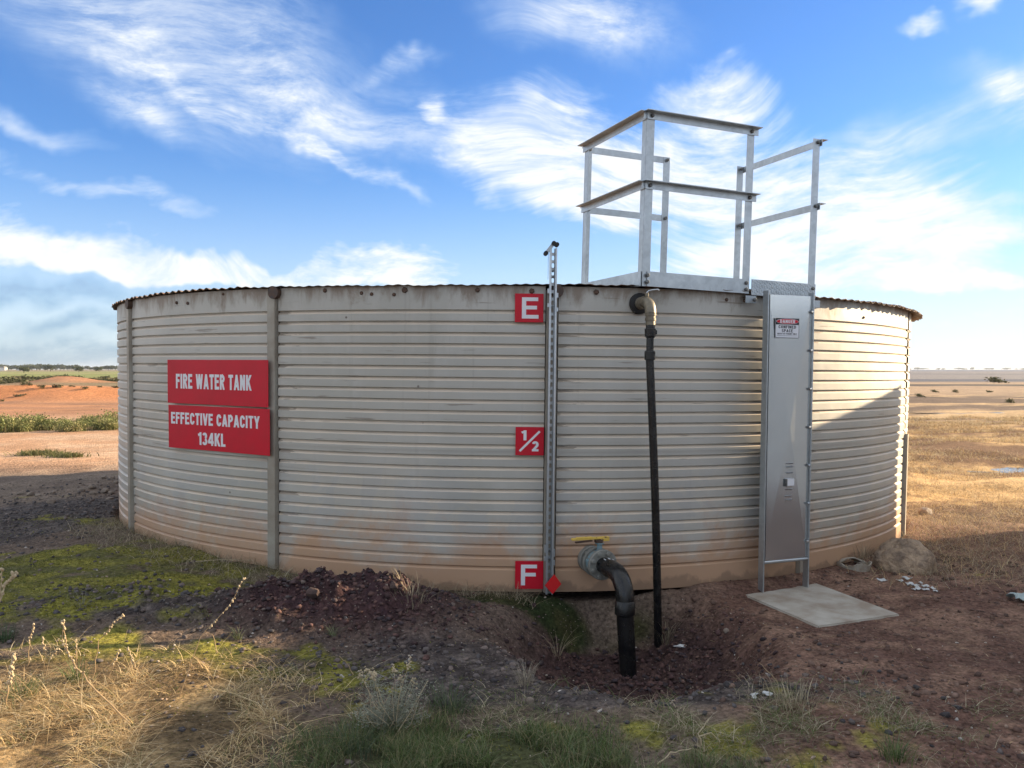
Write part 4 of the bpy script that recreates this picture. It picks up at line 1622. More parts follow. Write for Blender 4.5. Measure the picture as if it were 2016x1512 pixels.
def rock(name, loc, size, mat, label, cat, seed, group=None, facets=9, sub=3, sink=.25, rotz=0.0):
    rg = random.Random(seed)
    bm = bmesh.new()
    bmesh.ops.create_icosphere(bm, subdivisions=sub, radius=1)
    for _ in range(facets):
        nrm = Vector((rg.gauss(0, 1), rg.gauss(0, 1), rg.gauss(.2, .8))).normalized()
        d = rg.uniform(.62, .9)
        for v in bm.verts:
            e = v.co.dot(nrm) - d
            if e > 0:
                v.co -= nrm * e * .92
    for v in bm.verts:
        p = v.co
        k = .05 * math.sin(p.x * 7 + seed) * math.sin(p.y * 6 + seed * 2) + .03 * math.sin(p.z * 13 + p.x * 11)
        v.co = p * (1 + k)
        v.co = Vector((v.co.x * size[0], v.co.y * size[1], v.co.z * size[2]))
    me = bpy.data.meshes.new(name)
    bm.to_mesh(me)
    bm.free()
    finish(me, mat, .5)
    o = link(bpy.data.objects.new(name, me))
    o.location = Vector(loc) + Vector((0, 0, size[2] * (1 - 2 * sink)))
    o.rotation_euler.z = rotz
    return tag(o, label, cat, group)


# the boulder: an outline with its steep right side and long left slope
p = on_ground(1795, 1128)
p = Vector((p.x, p.y + .16, p.z))
bm = bmesh.new()
bmesh.ops.create_icosphere(bm, subdivisions=4, radius=1)
rg = random.Random(5)
cuts = [(Vector((-.60, -.15, .78)), .74), (Vector((.85, -.1, .52)), .78), (Vector((.25, -.70, .66)), .80), (Vector((.75, -.65, -.05)), .78), (Vector((-.4, -.85, .35)), .84), (Vector((.15, .2, 1)), .90),
        (Vector((.45, -.15, .9)), .86)]
for nrm, d in cuts:
    nrm.normalize()
    for v in bm.verts:
        e = v.co.dot(nrm) - d
        if e > 0:
            v.co -= nrm * e * .8
for v in bm.verts:
    q_ = v.co.copy()
    k = .04 * math.sin(q_.x * 6 + 1) * math.sin(q_.y * 5 + q_.z * 4) + .014 * math.sin(q_.z * 15 + q_.x * 12) + rg.uniform(-.006, .006)
    v.co = Vector((q_.x * .265, q_.y * .22, q_.z * .225)) * (1 + k)
me = bpy.data.meshes.new('boulder')
bm.to_mesh(me)
bm.free()
finish(me, 'boulder', .45)
bo = link(bpy.data.objects.new('boulder', me))
bo.location = p + Vector((.03, 0, .045))
tag(bo, 'large tan boulder on the grass at the right foot of the tank', 'boulder')

stone_list = [(182, 962, 16, 'grey stone'), (206, 944, 14, 'stone'), (222, 944, 11, 'stone'), (207, 969, 18, 'stone'), (219, 972, 14, 'stone'), (160, 968, 14, 'stone'), (184, 974, 15, 'stone'),
              (216, 984, 13, 'stone'), (100, 990, 17, 'stone'), (60, 975, 15, 'stone'), (75, 978, 13, 'stone'), (40, 975, 12, 'stone'), (104, 972, 12, 'stone'), (230, 952, 12, 'stone')]
for i, (px, py, sz, _) in enumerate(sorted(stone_list)):
    p = on_ground(px, py)
    s_ = sz / F_PX * p.y / 2
    rock('stone', p, (s_ * 1.15, s_ * .9, s_ * .75), 'stone_brown', 'brown stone in the gravel left of the tank, ' + ORD[i] + ' from the left', 'stone', i + 20, 'stones in the gravel left of the tank', 6, 2, .3, i * 1.3)
for i, (px, py, sz, lab) in enumerate(((1822, 1012, 24, 'pale broken stone in the straw beside the right seam post'), (1942, 1326, 12, 'small pink pebble at the lower left edge of the pit'),
                                       (1064, 1416, 10, 'x'))):
    if i == 0:
        p = on_ground(px, py)
        s_ = sz / F_PX * p.y / 2
        rock('stone', p, (s_ * 1.2, s_, s_ * .8), 'stone_pale', lab, 'stone', 60)
for px, py, sz, mat, lab in ((617, 1180, 26, 'clod', 'round red clod on the left shoulder of the dirt mound'), (776, 1188, 20, 'clod', 'rounded clod on the right slope of the dirt mound'),
                             (688, 1142, 24, 'stone_pale', 'blue-grey stone on the crest of the dirt mound'), (1430, 1246, 12, 'stone_brown', 'orange-brown stone in the soil left of the slab'),
                             (1043, 1385, 17, 'stone_brown', 'flat tan stone in front of the pit'), (808, 1375, 12, 'stone_pale', 'pink pebble above the grey shrub')):
    p = on_ground(px, py)
    s_ = sz / F_PX * p.y / 2
    rock('clod' if mat == 'clod' else 'stone', p, (s_ * 1.1, s_, s_), mat, lab, 'clod' if mat == 'clod' else 'stone', int(px), None, 7, 2, .22)

# broken tub half sunk by the boulder
p = on_ground(1690, 1126)
tub = empty('broken_tub', Matrix.Translation((p.x, p.y + .1, p.z)) @ Matrix.Rotation(.15, 4, 'Z'))
tag(tub, 'broken weathered tub half sunk in the soil left of the boulder', 'tub')
V, F = [], []
k = 30
rg = random.Random(3)
for j in range(k + 1):
    t = math.radians(-185 + 250 * j / k)
    top_ = .055 + .008 * math.sin(j * .7) + rg.uniform(-.006, .006)
    for r_, zz in ((.125, -.02), (.145, top_), (.135, top_ + .002), (.118, -.015)):
        V.append((r_ * math.cos(t) * 1.05, r_ * math.sin(t) * .75, zz))
for j in range(k):
    for i in range(3):
        F.append((j * 4 + i, (j + 1) * 4 + i, (j + 1) * 4 + i + 1, j * 4 + i + 1))
pydata('side', V, F, 'plaster', tub, .6)
V, F = [], []
for j in range(7):
    for i in range(9):
        u, v_ = i / 8 * 2 - 1, j / 6
        V.append((u * .10 - .015, .0 + v_ * .09, .062 + .035 * (1 - u * u) - .02 * v_ + rg.uniform(-.004, .004)))
for j in range(6):
    for i in range(8):
        F.append((j * 9 + i, j * 9 + i + 1, (j + 1) * 9 + i + 1, (j + 1) * 9 + i))
lid = pydata('lid', V, F, 'plaster', tub, .6)
lid.modifiers.new('t', 'SOLIDIFY').thickness = .008
pydata('fill', [(.11 * math.cos(t), .08 * math.sin(t), .02) for t in np.linspace(0, 2 * PI, 16, endpoint=False)], [tuple(range(16))], 'clod', tub)


def scrap(px, py, w_, h_, mat, label, name='paper_scrap', cat='litter', group=None, seed=0, up=.008):
    rg = random.Random(seed)
    p = on_ground(px, py)
    sx, sy = w_ / F_PX * p.y / 2, h_ / F_PX * p.y / 2 * 2.2
    V, F = [], []
    n = 6
    ph = rg.uniform(0, 6)
    for j in range(n + 1):
        for i in range(n + 1):
            u, v_ = i / n * 2 - 1, j / n * 2 - 1
            e = .75 + .25 * math.sin(3 * math.atan2(v_, u) + ph)
            V.append((u * sx * e, v_ * sy * e, up + .35 * min(sx, sy) * (math.sin(u * 2.3 + ph) * math.cos(v_ * 2 + ph) + .5) + rg.uniform(-.15, .15) * min(sx, sy)))
    for j in range(n):
        for i in range(n):
            F.append((j * (n + 1) + i, j * (n + 1) + i + 1, (j + 1) * (n + 1) + i + 1, (j + 1) * (n + 1) + i))
    o = pydata(name, V, F, mat, None, .7)
    o.modifiers.new('t', 'SOLIDIFY').thickness = .0015
    o.location = p
    o.rotation_euler.z = rg.uniform(0, 3)
    return tag(o, label, cat, group)


for i, (px, py, w_, h_) in enumerate(sorted(((1738, 1144, 20, 7), (1772, 1145, 12, 6), (1787, 1141, 15, 9), (1790, 1152, 16, 7), (1803, 1155, 12, 7), (1809, 1161, 15, 6), (1821, 1156, 14, 7), (1822, 1163, 14, 5), (1835, 1160, 11, 6),
                                      (1841, 1165, 9, 5), (1812, 1149, 8, 5), (1799, 1162, 8, 4)))):
    scrap(px, py, w_, h_, 'paper', 'white paper flake on the soil before the boulder, ' + ORD[i] + ' from the left', group='white flakes by the boulder', seed=i)
scrap(2006, 1183, 40, 20, 'rag', 'pale blue crumpled rag at the right edge', 'rag', 'rag', seed=40, up=.02)
scrap(1343, 1276, 14, 16, 'paper', 'torn white wrapper in the pit beside the slim pipe', 'wrapper', 'litter', seed=41, up=.012)
scrap(1484, 1372, 24, 8, 'paper', 'torn white wrapper at the right lip of the pit', 'wrapper', 'litter', seed=42)
scrap(1512, 1370, 20, 9, 'paper', 'crumpled white wrapper beside the dry tuft', 'wrapper', 'litter', seed=43)
scrap(237, 1024, 12, 26, 'paper', 'white wrapper caught at the left foot of the tank', 'wrapper', 'litter', seed=44, up=.02)


# ------------------------------------------------------------------ grass
def blades(x, y, h, w_, lean, cols, seg=3, z=None, dirs=None, sag=.35):
    """arrays of blade geometry: tapered curved strips"""
    n = len(x)
    z = height(x, y) if z is None else z
    th = RNG.uniform(0, 2 * PI, n) if dirs is None else dirs
    d = np.stack([np.cos(th), np.sin(th), np.zeros(n)], -1)
    s_ = np.stack([-np.sin(th + RNG.normal(0, .6, n)), np.cos(th), np.zeros(n)], -1)
    base = np.stack([x, y, z - .004], -1)
    V = []
    for k in range(seg + 1):
        t = k / seg
        c = base + d * (lean * h * t ** 1.7)[:, None] + np.array([0, 0, 1.0]) * (h * (t - sag * t * t * np.minimum(lean, 1.6) / 1.2))[:, None]
        if k < seg:
            hw = (w_ * (1 - .75 * t) / 2)[:, None]
            V += [c - s_ * hw, c + s_ * hw]
        else:
            V.append(c)
    m_ = len(V)
    P = np.stack(V, 1).reshape(-1, 3)
    tri = []
    for k in range(seg - 1):
        a = 2 * k
        tri += [(a, a + 1, a + 3), (a, a + 3, a + 2)]
    a = 2 * (seg - 1)
    tri.append((a, a + 1, a + 2))
    F = (np.array(tri)[None] + (np.arange(n) * m_)[:, None, None]).reshape(-1, 3)
    return P, F, np.repeat(cols, m_, 0)


def grass(name, x, y, h, w_, lean, cols, mat, label, **kw):
    P, F, C_ = blades(x, y, h, w_, lean, cols, **kw)
    o = np_mesh(name, P, F, mat, tint=C_)
    return tag(o, label, None, kind='stuff')


U = lambda n, a, b_: RNG.uniform(a, b_, n)
GREEN = [(.095, .14, .04), (.13, .175, .06), (.07, .105, .035), (.22, .23, .11), (.15, .19, .10)]
STRAW = [(.62, .47, .25), (.50, .36, .18), (.72, .58, .36), (.36, .25, .13), (.55, .38, .20)]
GREYST = [(.38, .32, .22), (.28, .225, .145), (.48, .41, .29), (.20, .16, .105)]
MOSS = [(.15, .165, .03), (.11, .12, .026), (.20, .195, .04), (.08, .085, .024)]
# green verge at the bottom of the view
x, y = scatter(11000, -1.3, 2.0, 3.1, 4.3, lambda x, y: np.clip(gau(x, y, -.25, 3.42, .62, .36) * 1.3 - .12 + gau(x, y, .6, 3.25, .6, .14) * .6, 0, 1) * sst(fbm(x, y, 5, 3, 91), .36, .6))
n = len(x)
grass('green_grass', x, y, U(n, .03, .11), U(n, .002, .004), U(n, .2, 1.3), pick(n, GREEN + [(.30, .25, .14)]), 'grass', 'short green grass along the bottom of the view')
x, y = scatter(5000, -.9, 2.6, 3.2, 4.6, lambda x, y: np.clip(gau(x, y, 1.2, 3.75, 1.1, .32) * 1.1 + gau(x, y, -.2, 3.8, .6, .3) * .5, 0, 1) * sst(fbm(x, y, 4, 3, 92), .4, .62))
n = len(x)
grass('dry_grass', x, y, U(n, .015, .08), U(n, .0018, .0035), U(n, .6, 3.0), pick(n, GREYST + GREEN[:2]), 'straw', 'faded dry grass lying in front of the slab')
# sunlit straw
x, y = scatter(9500, -3.4, -.6, 2.9, 5.0, lambda x, y: np.clip(gau(x, y, -1.95, 3.72, .95, .72) * 1.35 - .15, 0, 1) * sst(fbm(x, y, 5.2, 3, 93), .44, .6))
n = len(x)
grass('sunlit_straw', x, y, U(n, .012, .085) * (1 + (U(n, 0, 1) > .9) * .9), U(n, .002, .0046), U(n, .6, 3.5), pick(n, STRAW + STRAW + [(.13, .14, .05)]), 'straw', 'sunlit dry straw matting the left foreground')
# moss and short growth on the left
x, y = scatter(26000, -5.2, -1.2, 4.4, 8.3, lambda x, y: np.clip(gau(x, y, -3.0, 6.1, 1.7, 1.35) * 1.25, 0, 1) * sst(fbm(x, y, 1.1, 4, 40) * .5 + fbm(x, y, 5.3, 4, 41) * .5, .42, .58))
n = len(x)
grass('moss', x, y, U(n, .006, .022) * (1 + 1.2 * (U(n, 0, 1) > .95)), U(n, .003, .007), U(n, .3, 2.0), pick(n, MOSS) * 1.1, 'grass', 'low green moss carpeting the ground left of the tank', seg=2)
x, y = scatter(6000, -1.9, 1.9, 3.2, 5.95, lambda x, y: np.clip(gau(x, y, -1.0, 4.25, .7, .32) * .8 + gau(x, y, .9, 3.65, 1.4, .22) * .7, 0, 1) * sst(fbm(x, y, 5, 3, 95), .42, .6))
n = len(x)
grass('moss', x, y, U(n, .005, .018), U(n, .003, .007), U(n, .3, 2.0), pick(n, MOSS) * .95, 'grass', 'bright moss patches in the foreground soil', seg=2)


# dry growth hugging the tank foot
def foot(n, a0, a1, r0, r1, dens=None):
    a = RNG.uniform(math.radians(a0), math.radians(a1), n)
    r_ = R + r0 + (r1 - r0) * RNG.uniform(0, 1, n) ** 1.6
    return np.sin(a) * r_, CY - np.cos(a) * r_


x, y = foot(2600, -58, -14, .03, .5)
n = len(x)
grass('dry_grass', x, y, U(n, .03, .15), U(n, .0018, .0035), U(n, .4, 2.6), pick(n, GREYST + [(.13, .14, .06)]), 'straw', 'thin dry grass along the left foot of the tank')
x, y = foot(900, -14, 2, .03, .22)
n = len(x)
grass('dry_grass', x, y, U(n, .03, .16), U(n, .0018, .003), U(n, .4, 2.4), pick(n, GREYST), 'straw', 'thin dry grass behind the dirt mound')
x, y = scatter(4200, 2.5, 5.6, 6.0, 9.4, lambda x, y: np.clip(gau(x, y, 3.6, 7.4, .75, .9) * 1.1 + gau(x, y, 4.6, 8.3, .9, .9) * .8, 0, 1) * sst(np.hypot(x, y - CY), 4.46, 4.5))
n = len(x)
grass('dry_grass', x, y, U(n, .03, .17), U(n, .002, .004), U(n, .5, 2.6), pick(n, GREYST + STRAW[:2]), 'straw', 'tangled dry grass round the boulder')
# dry paddock grass on the right
x, y = scatter(30000, 3.6, 19, 8.2, 30, lambda x, y: np.clip(sst(y, 8.3, 9.8) * (x < y * .68) * (x > y * .40) * sst(fbm(x * .7, y * 1.5, .8, 4, 97), .36, .56) * (10 / np.maximum(y, 8)) ** .9, 0, 1))
n = len(x)
sc_ = np.clip(y / 10, 1, 3)
grass('paddock_straw', x, y, U(n, .03, .12) * sc_ ** .4, U(n, .0025, .005) * sc_, U(n, .5, 2.8), pick(n, STRAW + STRAW + [(.24, .16, .09)]), 'straw', 'sunlit dry grass of the paddock behind the tank on the right')
x, y = scatter(1500, 1.2, 6, 3.4, 9.2, lambda x, y: .35 + .65 * sst(fbm(x, y, 1.4, 3, 98), .45, .6))
n = len(x)
grass('straw_litter', x, y, U(n, .01, .03), U(n, .002, .004), U(n, 2.5, 6), pick(n, GREYST + STRAW), 'straw', 'loose straw strewn over the brown soil on the right', sag=.7)
x, y = scatter(500, -4.5, 1.2, 3.8, 6.2, lambda x, y: .5 + 0 * x)
n = len(x)
grass('straw_litter', x, y, U(n, .01, .03), U(n, .002, .0035), U(n, 2, 6), pick(n, GREYST), 'straw', 'loose straw strewn in front of the dirt mound', sag=.7)


def tuft(px, py, n, h0, h1, cols, mat, label, lean=(.2, 1.0), rad=.03, name='grass_tuft', w_=(.002, .0045), group=None):
    p = on_ground(px, py)
    x = p.x + RNG.normal(0, rad, n)
    y = p.y + RNG.normal(0, rad, n)
    th = np.arctan2(y - p.y, x - p.x) + RNG.normal(0, .5, n)
    P, F, C_ = blades(x, y, U(n, h0, h1), U(n, *w_), U(n, *lean), pick(n, cols), dirs=th)
    P = P - np.array([p.x, p.y, p.z])
    o = np_mesh(name, P, F, mat, tint=C_)
    o.location = p
    return tag(o, label, 'grass tuft', group)


tuft(885, 1400, 200, .06, .17, [(.10, .13, .075), (.13, .16, .10), (.08, .11, .05)], 'grass', 'grey-green grass tuft right of the grey shrub', rad=.05)
tuft(1765, 1495, 150, .05, .13, GREEN, 'grass', 'green grass tuft at the lower right corner')
tuft(150, 1338, 120, .05, .14, GREEN, 'grass', 'green tuft among dry stems in the left foreground')
tuft(45, 1375, 120, .05, .15, GREEN, 'grass', 'green tuft at the left edge in sunlit straw')
tuft(10, 1262, 120, .04, .12, [(.05, .09, .04), (.07, .11, .05)], 'grass', 'dark green tuft at the left edge in shade')
tuft(470, 1258, 40, .04, .10, [(.36, .33, .17), (.25, .27, .12)], 'straw', 'pale spiky tuft below the dirt mound on the left', (.3, 1.2), .012)
tuft(655, 1252, 40, .04, .09, [(.20, .22, .12), (.15, .18, .09)], 'grass', 'small green tuft at the foot of the dirt mound', (.3, 1.2), .012)
tuft(580, 1325, 36, .03, .08, [(.30, .29, .16), (.22, .22, .12)], 'straw', 'small pale tuft on the moss below the mound', (.3, 1.2), .012)
tuft(640, 1125, 130, .10, .24, [(.24, .21, .13), (.17, .16, .09)], 'straw', 'wispy tall tuft against the wall behind the mound', (.1, .6), .035, w_=(.0015, .003))
tuft(1562, 1392, 110, .06, .15, [(.44, .38, .26), (.34, .28, .18)], 'straw', 'bleached dry tuft on the right lip of the pit', (.2, .9), .05)
tuft(1033, 1345, 120, .05, .15, [(.42, .36, .28), (.33, .28, .21)], 'straw', 'bleached wispy tuft on the left side of the pit', (.2, .9), .02, w_=(.0012, .0025))
tuft(1100, 1290, 26, .10, .26, [(.40, .33, .22)], 'straw', 'dry bent tuft on the pit floor left of the pipe', (.4, 1.4), .015)
tuft(1310, 1262, 30, .12, .30, [(.36, .31, .21), (.28, .24, .15)], 'straw', 'dry bent stalks right of the slim pipe', (.5, 1.4), .02)
tuft(1700, 1100, 60, .10, .24, GREYST, 'straw', 'dry stalk tuft against the tank behind the broken tub', (.1, .8), .05)
tuft(810, 1175, 90, .06, .16, GREYST, 'straw', 'dry tuft on the right end of the dirt mound', (.2, 1.2), .05)
tuft(160, 1195, 40, .05, .13, [(.28, .27, .20), (.2, .2, .14)], 'straw', 'bleached tuft in the middle of the moss', (.4, 1.6), .02)
tuft(700, 1480, 170, .06, .19, [(.09, .12, .07), (.12, .15, .09)], 'grass', 'grey-green tuft below the grey shrub', (.2, 1.0), .06)


# dead weed stalks: stem with buds along its upper half
def weed(pts, label, r0=.0027, buds=True, mat='dry_stem', dy=0.0, bud_r=.006, twigs=()):
    b0 = on_ground(*pts[0])
    Y = b0.y
    path = [Vector((b0.x, b0.y, b0.z - .01))] + [at_y(px, py, Y - dy * (i + 1)) for i, (px, py) in enumerate(pts[1:])]
    fine = []
    for a, c in zip(path[:-1], path[1:]):
        for k in range(4):
            fine.append(a.lerp(c, k / 4) + Vector((random.uniform(-1, 1), random.uniform(-1, 1), random.uniform(-.5, .5))) * .005)
    fine.append(path[-1])
    e = empty('dry_weed', Matrix.Translation(b0))
    tag(e, label, 'weed', 'dead weed stalks')
    n = len(fine)
    MB().tube([p - b0 for p in fine], [r0 * (1 - .6 * i / n) for i in range(n)], 6).build('stem', mat, e, .9)
    ends = [(fine, .45)]
    for tw in twigs:
        tp = [at_y(px, py, Y) - b0 for px, py in tw]
        MB().tube(tp, [r0 * .7, *([r0 * .5] * (len(tp) - 1))], 6).build('twig', mat, e, .9)
        ends.append(([p + b0 for p in tp], .3))
    if buds:
        for pth, f0 in ends:
            mb = MB()
            m_ = len(pth)
            for i in range(int(m_ * f0), m_):
                for k in range(3):
                    a = pth[i]
                    c = pth[min(i + 1, m_ - 1)]
                    q_ = a.lerp(c, random.random()) - b0 + Vector((random.uniform(-1, 1), random.uniform(-1, 1), random.uniform(-1, 1))) * r0 * 1.6
                    r_ = bud_r * random.uniform(.5, 1)
                    bmesh.ops.create_icosphere(mb.bm, subdivisions=1, radius=r_, matrix=Matrix.Translation(q_) @ Matrix.Diagonal((1, 1, 1.4, 1)))
            mb.build('seed_head', 'dry_stem_pale', e)['kind'] = 'stuff'
    return e


weed([(354, 1371), (394, 1255), (449, 1197), (481, 1139)], 'tallest bud-covered weed stalk leaning right in front of the mound')
weed([(182, 1336), (195, 1261), (225, 1224), (242, 1212)], 'thin bare stalk bending right over the moss')
weed([(262, 1425), (171, 1340), (134, 1288), (124, 1224)], 'long weed stalk leaning left across the sunlit straw', .004, twigs=[[(134, 1288), (122, 1262), (125, 1228)]])
weed([(53, 1312), (58, 1270), (65, 1228)], 'short upright stalk near the left edge at the shade line')
weed([(100, 1308), (90, 1285), (84, 1256)], 'short leaning stalk second from the left edge', twigs=[[(97, 1300), (112, 1280), (124, 1262)]])
weed([(150, 1302), (149, 1261)], 'short straight stalk left of the thin bare stalk')
weed([(272, 1322), (262, 1300), (252, 1277)], 'short forked stalk in the middle of the sunlit strip', twigs=[[(262, 1300), (260, 1318), (261, 1330)]])
weed([(212, 1340), (224, 1308), (235, 1280)], 'slender stalk leaning right at the sunlit strip')
weed([(-30, 1250), (0, 1183), (12, 1150), (33, 1130)], 'branched pale weed head entering from the left edge', .005, mat='dry_stem_pale', bud_r=.009, twigs=[[(0, 1183), (2, 1150), (4, 1120)], [(12, 1150), (20, 1140), (26, 1128)]])
weed([(10, 1400), (18, 1350), (28, 1290)], 'pale fluffy stalk at the left edge in sunlit straw', .004, bud_r=.010)
weed([(530, 1425), (520, 1390), (513, 1357)], 'short curved stalk in the grey soil right of the sunlit straw')
weed([(428, 1285), (418, 1250), (402, 1242)], 'hooked twig below the tallest weed stalk', buds=False)
weed([(764, 1184), (754, 1174), (742, 1163)], 'pale forked twig stuck in the dirt mound', .003, False, 'dry_stem_pale', twigs=[[(756, 1175), (760, 1162), (763, 1150)]])
weed([(1535, 1346), (1515, 1325), (1495, 1305)], 'bare twig leaning over the right side of the pit', .003, False)
weed([(880, 1172), (1000, 1185), (1052, 1240), (1078, 1285)], 'long fallen straw stalk hanging into the pit below the F sign', .0016, False, 'dry_stem_pale')
weed([(700, 1330), (682, 1305), (668, 1292)], 'small bent twig above the grey shrub on its left', .003, False)
weed([(1388, 1480), (1375, 1445), (1395, 1415)], 'pale dry stalk standing in the grass below the pit', .0035, False, 'dry_stem_pale', twigs=[[(1375, 1450), (1400, 1442), (1418, 1460)]])
weed([(1290, 1505), (1320, 1482), (1360, 1474)], 'pale arching straw stalk at the bottom of the view', .0035, False, 'dry_stem_pale')
weed([(365, 1105), (440, 1102), (500, 1103)], 'bleached twig lying along the left foot of the tank', .004, False, 'dry_stem_pale')

# grey shrub in the foreground
b0 = on_ground(775, 1440)
sb = empty('grey_shrub', Matrix.Translation(b0))
tag(sb, 'pale grey bushy shrub with cream seed heads in the centre foreground', 'shrub')
mb = MB()
tips = []
for i in range(34):
    tx, ty = random.uniform(700, 845), random.uniform(1335, 1420)
    if i < 9:
        tx, ty = random.choice([(722, 1322), (735, 1328), (776, 1318), (805, 1308), (797, 1325), (745, 1330), (815, 1345), (790, 1335), (712, 1330)])
    tip = at_y(tx, ty, b0.y + random.uniform(-.12, .14)) - b0
    m0 = Vector((random.gauss(0, .03), random.gauss(0, .03), -.01))
    m1 = Vector((tip.x * .6 + random.gauss(0, .02), tip.y * .6 + random.gauss(0, .02), tip.z * random.uniform(.3, .6)))
    mb.tube([m0, m1, tip], [.0022, .0016, .0008], 5)
    tips.append((tip, i < 9))
mb.build('branches', 'dry_stem_pale', sb, .9)
lv, lf, lc = [], [], []
for tip, hd in tips:
    for k in range(95):
        t = random.uniform(.12, 1.0)
        c = Vector((tip.x * t, tip.y * t, tip.z * t ** .85)) + Vector((random.gauss(0, .022), random.gauss(0, .022), random.gauss(0, .016)))
        d = Vector((random.gauss(0, 1), random.gauss(0, 1), random.gauss(.4, .7))).normalized()
        s_ = d.orthogonal().normalized() * .0022
        L_ = random.uniform(.010, .022)
        i0 = len(lv)
        lv += [c - s_, c + s_, c + d * L_]
        lf.append((i0, i0 + 1, i0 + 2))
        g_ = random.uniform(.8, 1.2)
        lc += [(.26 * g_, .265 * g_, .20 * g_)] * 3
pydata('leaves', lv, lf, 'leafage', sb, tint=np.array(lc))
for tip, hd in tips:
    if hd:
        mb = MB()
        for k in range(14):
            bmesh.ops.create_icosphere(mb.bm, subdivisions=1, radius=random.uniform(.003, .006), matrix=Matrix.Translation(tip + Vector((random.gauss(0, .008), random.gauss(0, .008), random.gauss(0, .012)))))
        mb.build('seed_head', 'dry_stem_pale', sb)['kind'] = 'stuff'


# ------------------------------------------------------------------ distant vegetation and buildings
def foliage_mesh(name, n, rx, ry, rz, zc, leaf, cols, clumps, seed, flat=.0):
    rg = np.random.default_rng(seed)
    cc = rg.normal(size=(clumps, 3))
    cc /= np.linalg.norm(cc, axis=1)[:, None]
    cc *= rg.uniform(.35, 1.0, (clumps, 1))
    k = rg.integers(0, clumps, n)
    P = cc[k] + rg.normal(0, .22, (n, 3))
    P = P * np.array([rx, ry, rz]) + np.array([0, 0, zc])
    P[:, 2] = np.maximum(P[:, 2], .02)
    a = rg.normal(size=(n, 3))
    a /= np.linalg.norm(a, axis=1)[:, None]
    b_ = np.cross(a, rg.normal(size=(n, 3)))
    b_ /= np.linalg.norm(b_, axis=1)[:, None]
    s_ = (leaf * rg.uniform(.6, 1.4, n))[:, None]
    V = np.stack([P - a * s_ - b_ * s_ * .5, P + a * s_ - b_ * s_ * .5, P + a * s_ * .6 + b_ * s_ * .6, P - a * s_ * .6 + b_ * s_ * .6], 1).reshape(-1, 3)
    F = np.arange(n * 4).reshape(n, 4)
    c = np.array(cols)[rg.integers(0, len(cols), clumps)][k] * rg.uniform(.75, 1.25, (n, 1))
    o = np_mesh(name, V, F, 'leafage', tint=np.repeat(c, 4, 0))
    return o


def plant(name, kind_mesh, loc, scale, label, cat, group, trunk=None, rz=0):
    e = empty(name, Matrix.Translation(loc) @ Matrix.Rotation(rz, 4, 'Z') @ Matrix.Diagonal((*scale, 1)))
    tag(e, label, cat, group)
    c = bpy.data.objects.new('crown', kind_mesh)
    link(c, e)
    if trunk:
        t = bpy.data.objects.new('trunk', trunk)
        link(t, e)
    return e


def proto(*a, **k):
    o = foliage_mesh(*a, **k)
    me = o.data
    bpy.data.objects.remove(o)
    return me


TREEC = [(.055, .07, .03), (.075, .085, .04), (.045, .06, .028)]
tree_m = [proto('crown', 420, 1.0, .9, .42, .68, .10, TREEC, 16, s) for s in (1, 2, 3)]
trunk_m = MB().tube([(0, 0, -.05), (.02, 0, .3), (.0, .02, .62)], [.05, .04, .02], 7).mesh('trunk', 'bark')
scrub_m = [proto('crown', 260, 1.0, .8, .42, .40, .10, [(.10, .105, .05), (.14, .125, .07), (.08, .085, .04)], 14, s) for s in (5, 6, 7)]
rg = random.Random(9)
for i in range(40):
    px = -60 + i * 8.2 + rg.uniform(-4, 4)
    Y = rg.uniform(720, 980)
    hgt = rg.uniform(3.2, 5.6) * (1.0 if px < 170 else .7)
    X = (px - 1008) / F_PX * Y
    plant('gum_tree', tree_m[i % 3], (X, Y, hz(X, Y)), (hgt * rg.uniform(.8, 1.7), hgt, hgt), 'low dark tree of the far tree line on the left horizon', 'tree', 'trees on the left horizon', trunk_m, rg.uniform(0, 6))
for i in range(14):
    px = 1785 + i * 19 + rg.uniform(-7, 7)
    Y = rg.uniform(2300, 2900)
    hgt = rg.uniform(4, 7)
    X = (px - 1008) / F_PX * Y
    plant('gum_tree', tree_m[i % 3], (X, Y, hz(X, Y)), (hgt * rg.uniform(1.5, 3), hgt, hgt), 'tiny hazy tree on the far right horizon', 'tree', 'trees on the right horizon', trunk_m, rg.uniform(0, 6))
for px, Y, hgt, lab in ((48, 300, 1.9, 'lone dark tree in the green field nearest the left edge'), (156, 340, 2.0, 'lone dark tree in the green field nearer the tank'), (196, 420, 2.2, 'small dark tree at the field edge beside the tank'),
                        (100, 520, 3.6, 'taller tree rising from the far tree line')):
    X = (px - 1008) / F_PX * Y
    plant('gum_tree', tree_m[1], (X, Y, hz(X, Y)), (hgt * 1.3, hgt, hgt), lab, 'tree', None, trunk_m, px)
for px, Y, w_ in ((82, 800, 9), (112, 840, 11)):
    X = (px - 1008) / F_PX * Y
    e = empty('farm_house', Matrix.Translation((X, Y - 60, hz(X, Y))))
    tag(e, 'tiny white farmhouse below the far trees, ' + ('left of the two' if px < 100 else 'right of the two'), 'house', 'far farmhouses')
    MB().box((0, 0, 1.2), (w_ * .6, 4, 2.4)).build('wall', 'house_white', e)
    mb = MB()
    mb.prism([(-w_ * .33, 2.402), (w_ * .33, 2.402), (w_ * .2, 3.5), (-w_ * .2, 3.5)], -2.3, 2.3)
    mb.build('roof', 'house_roof', e)
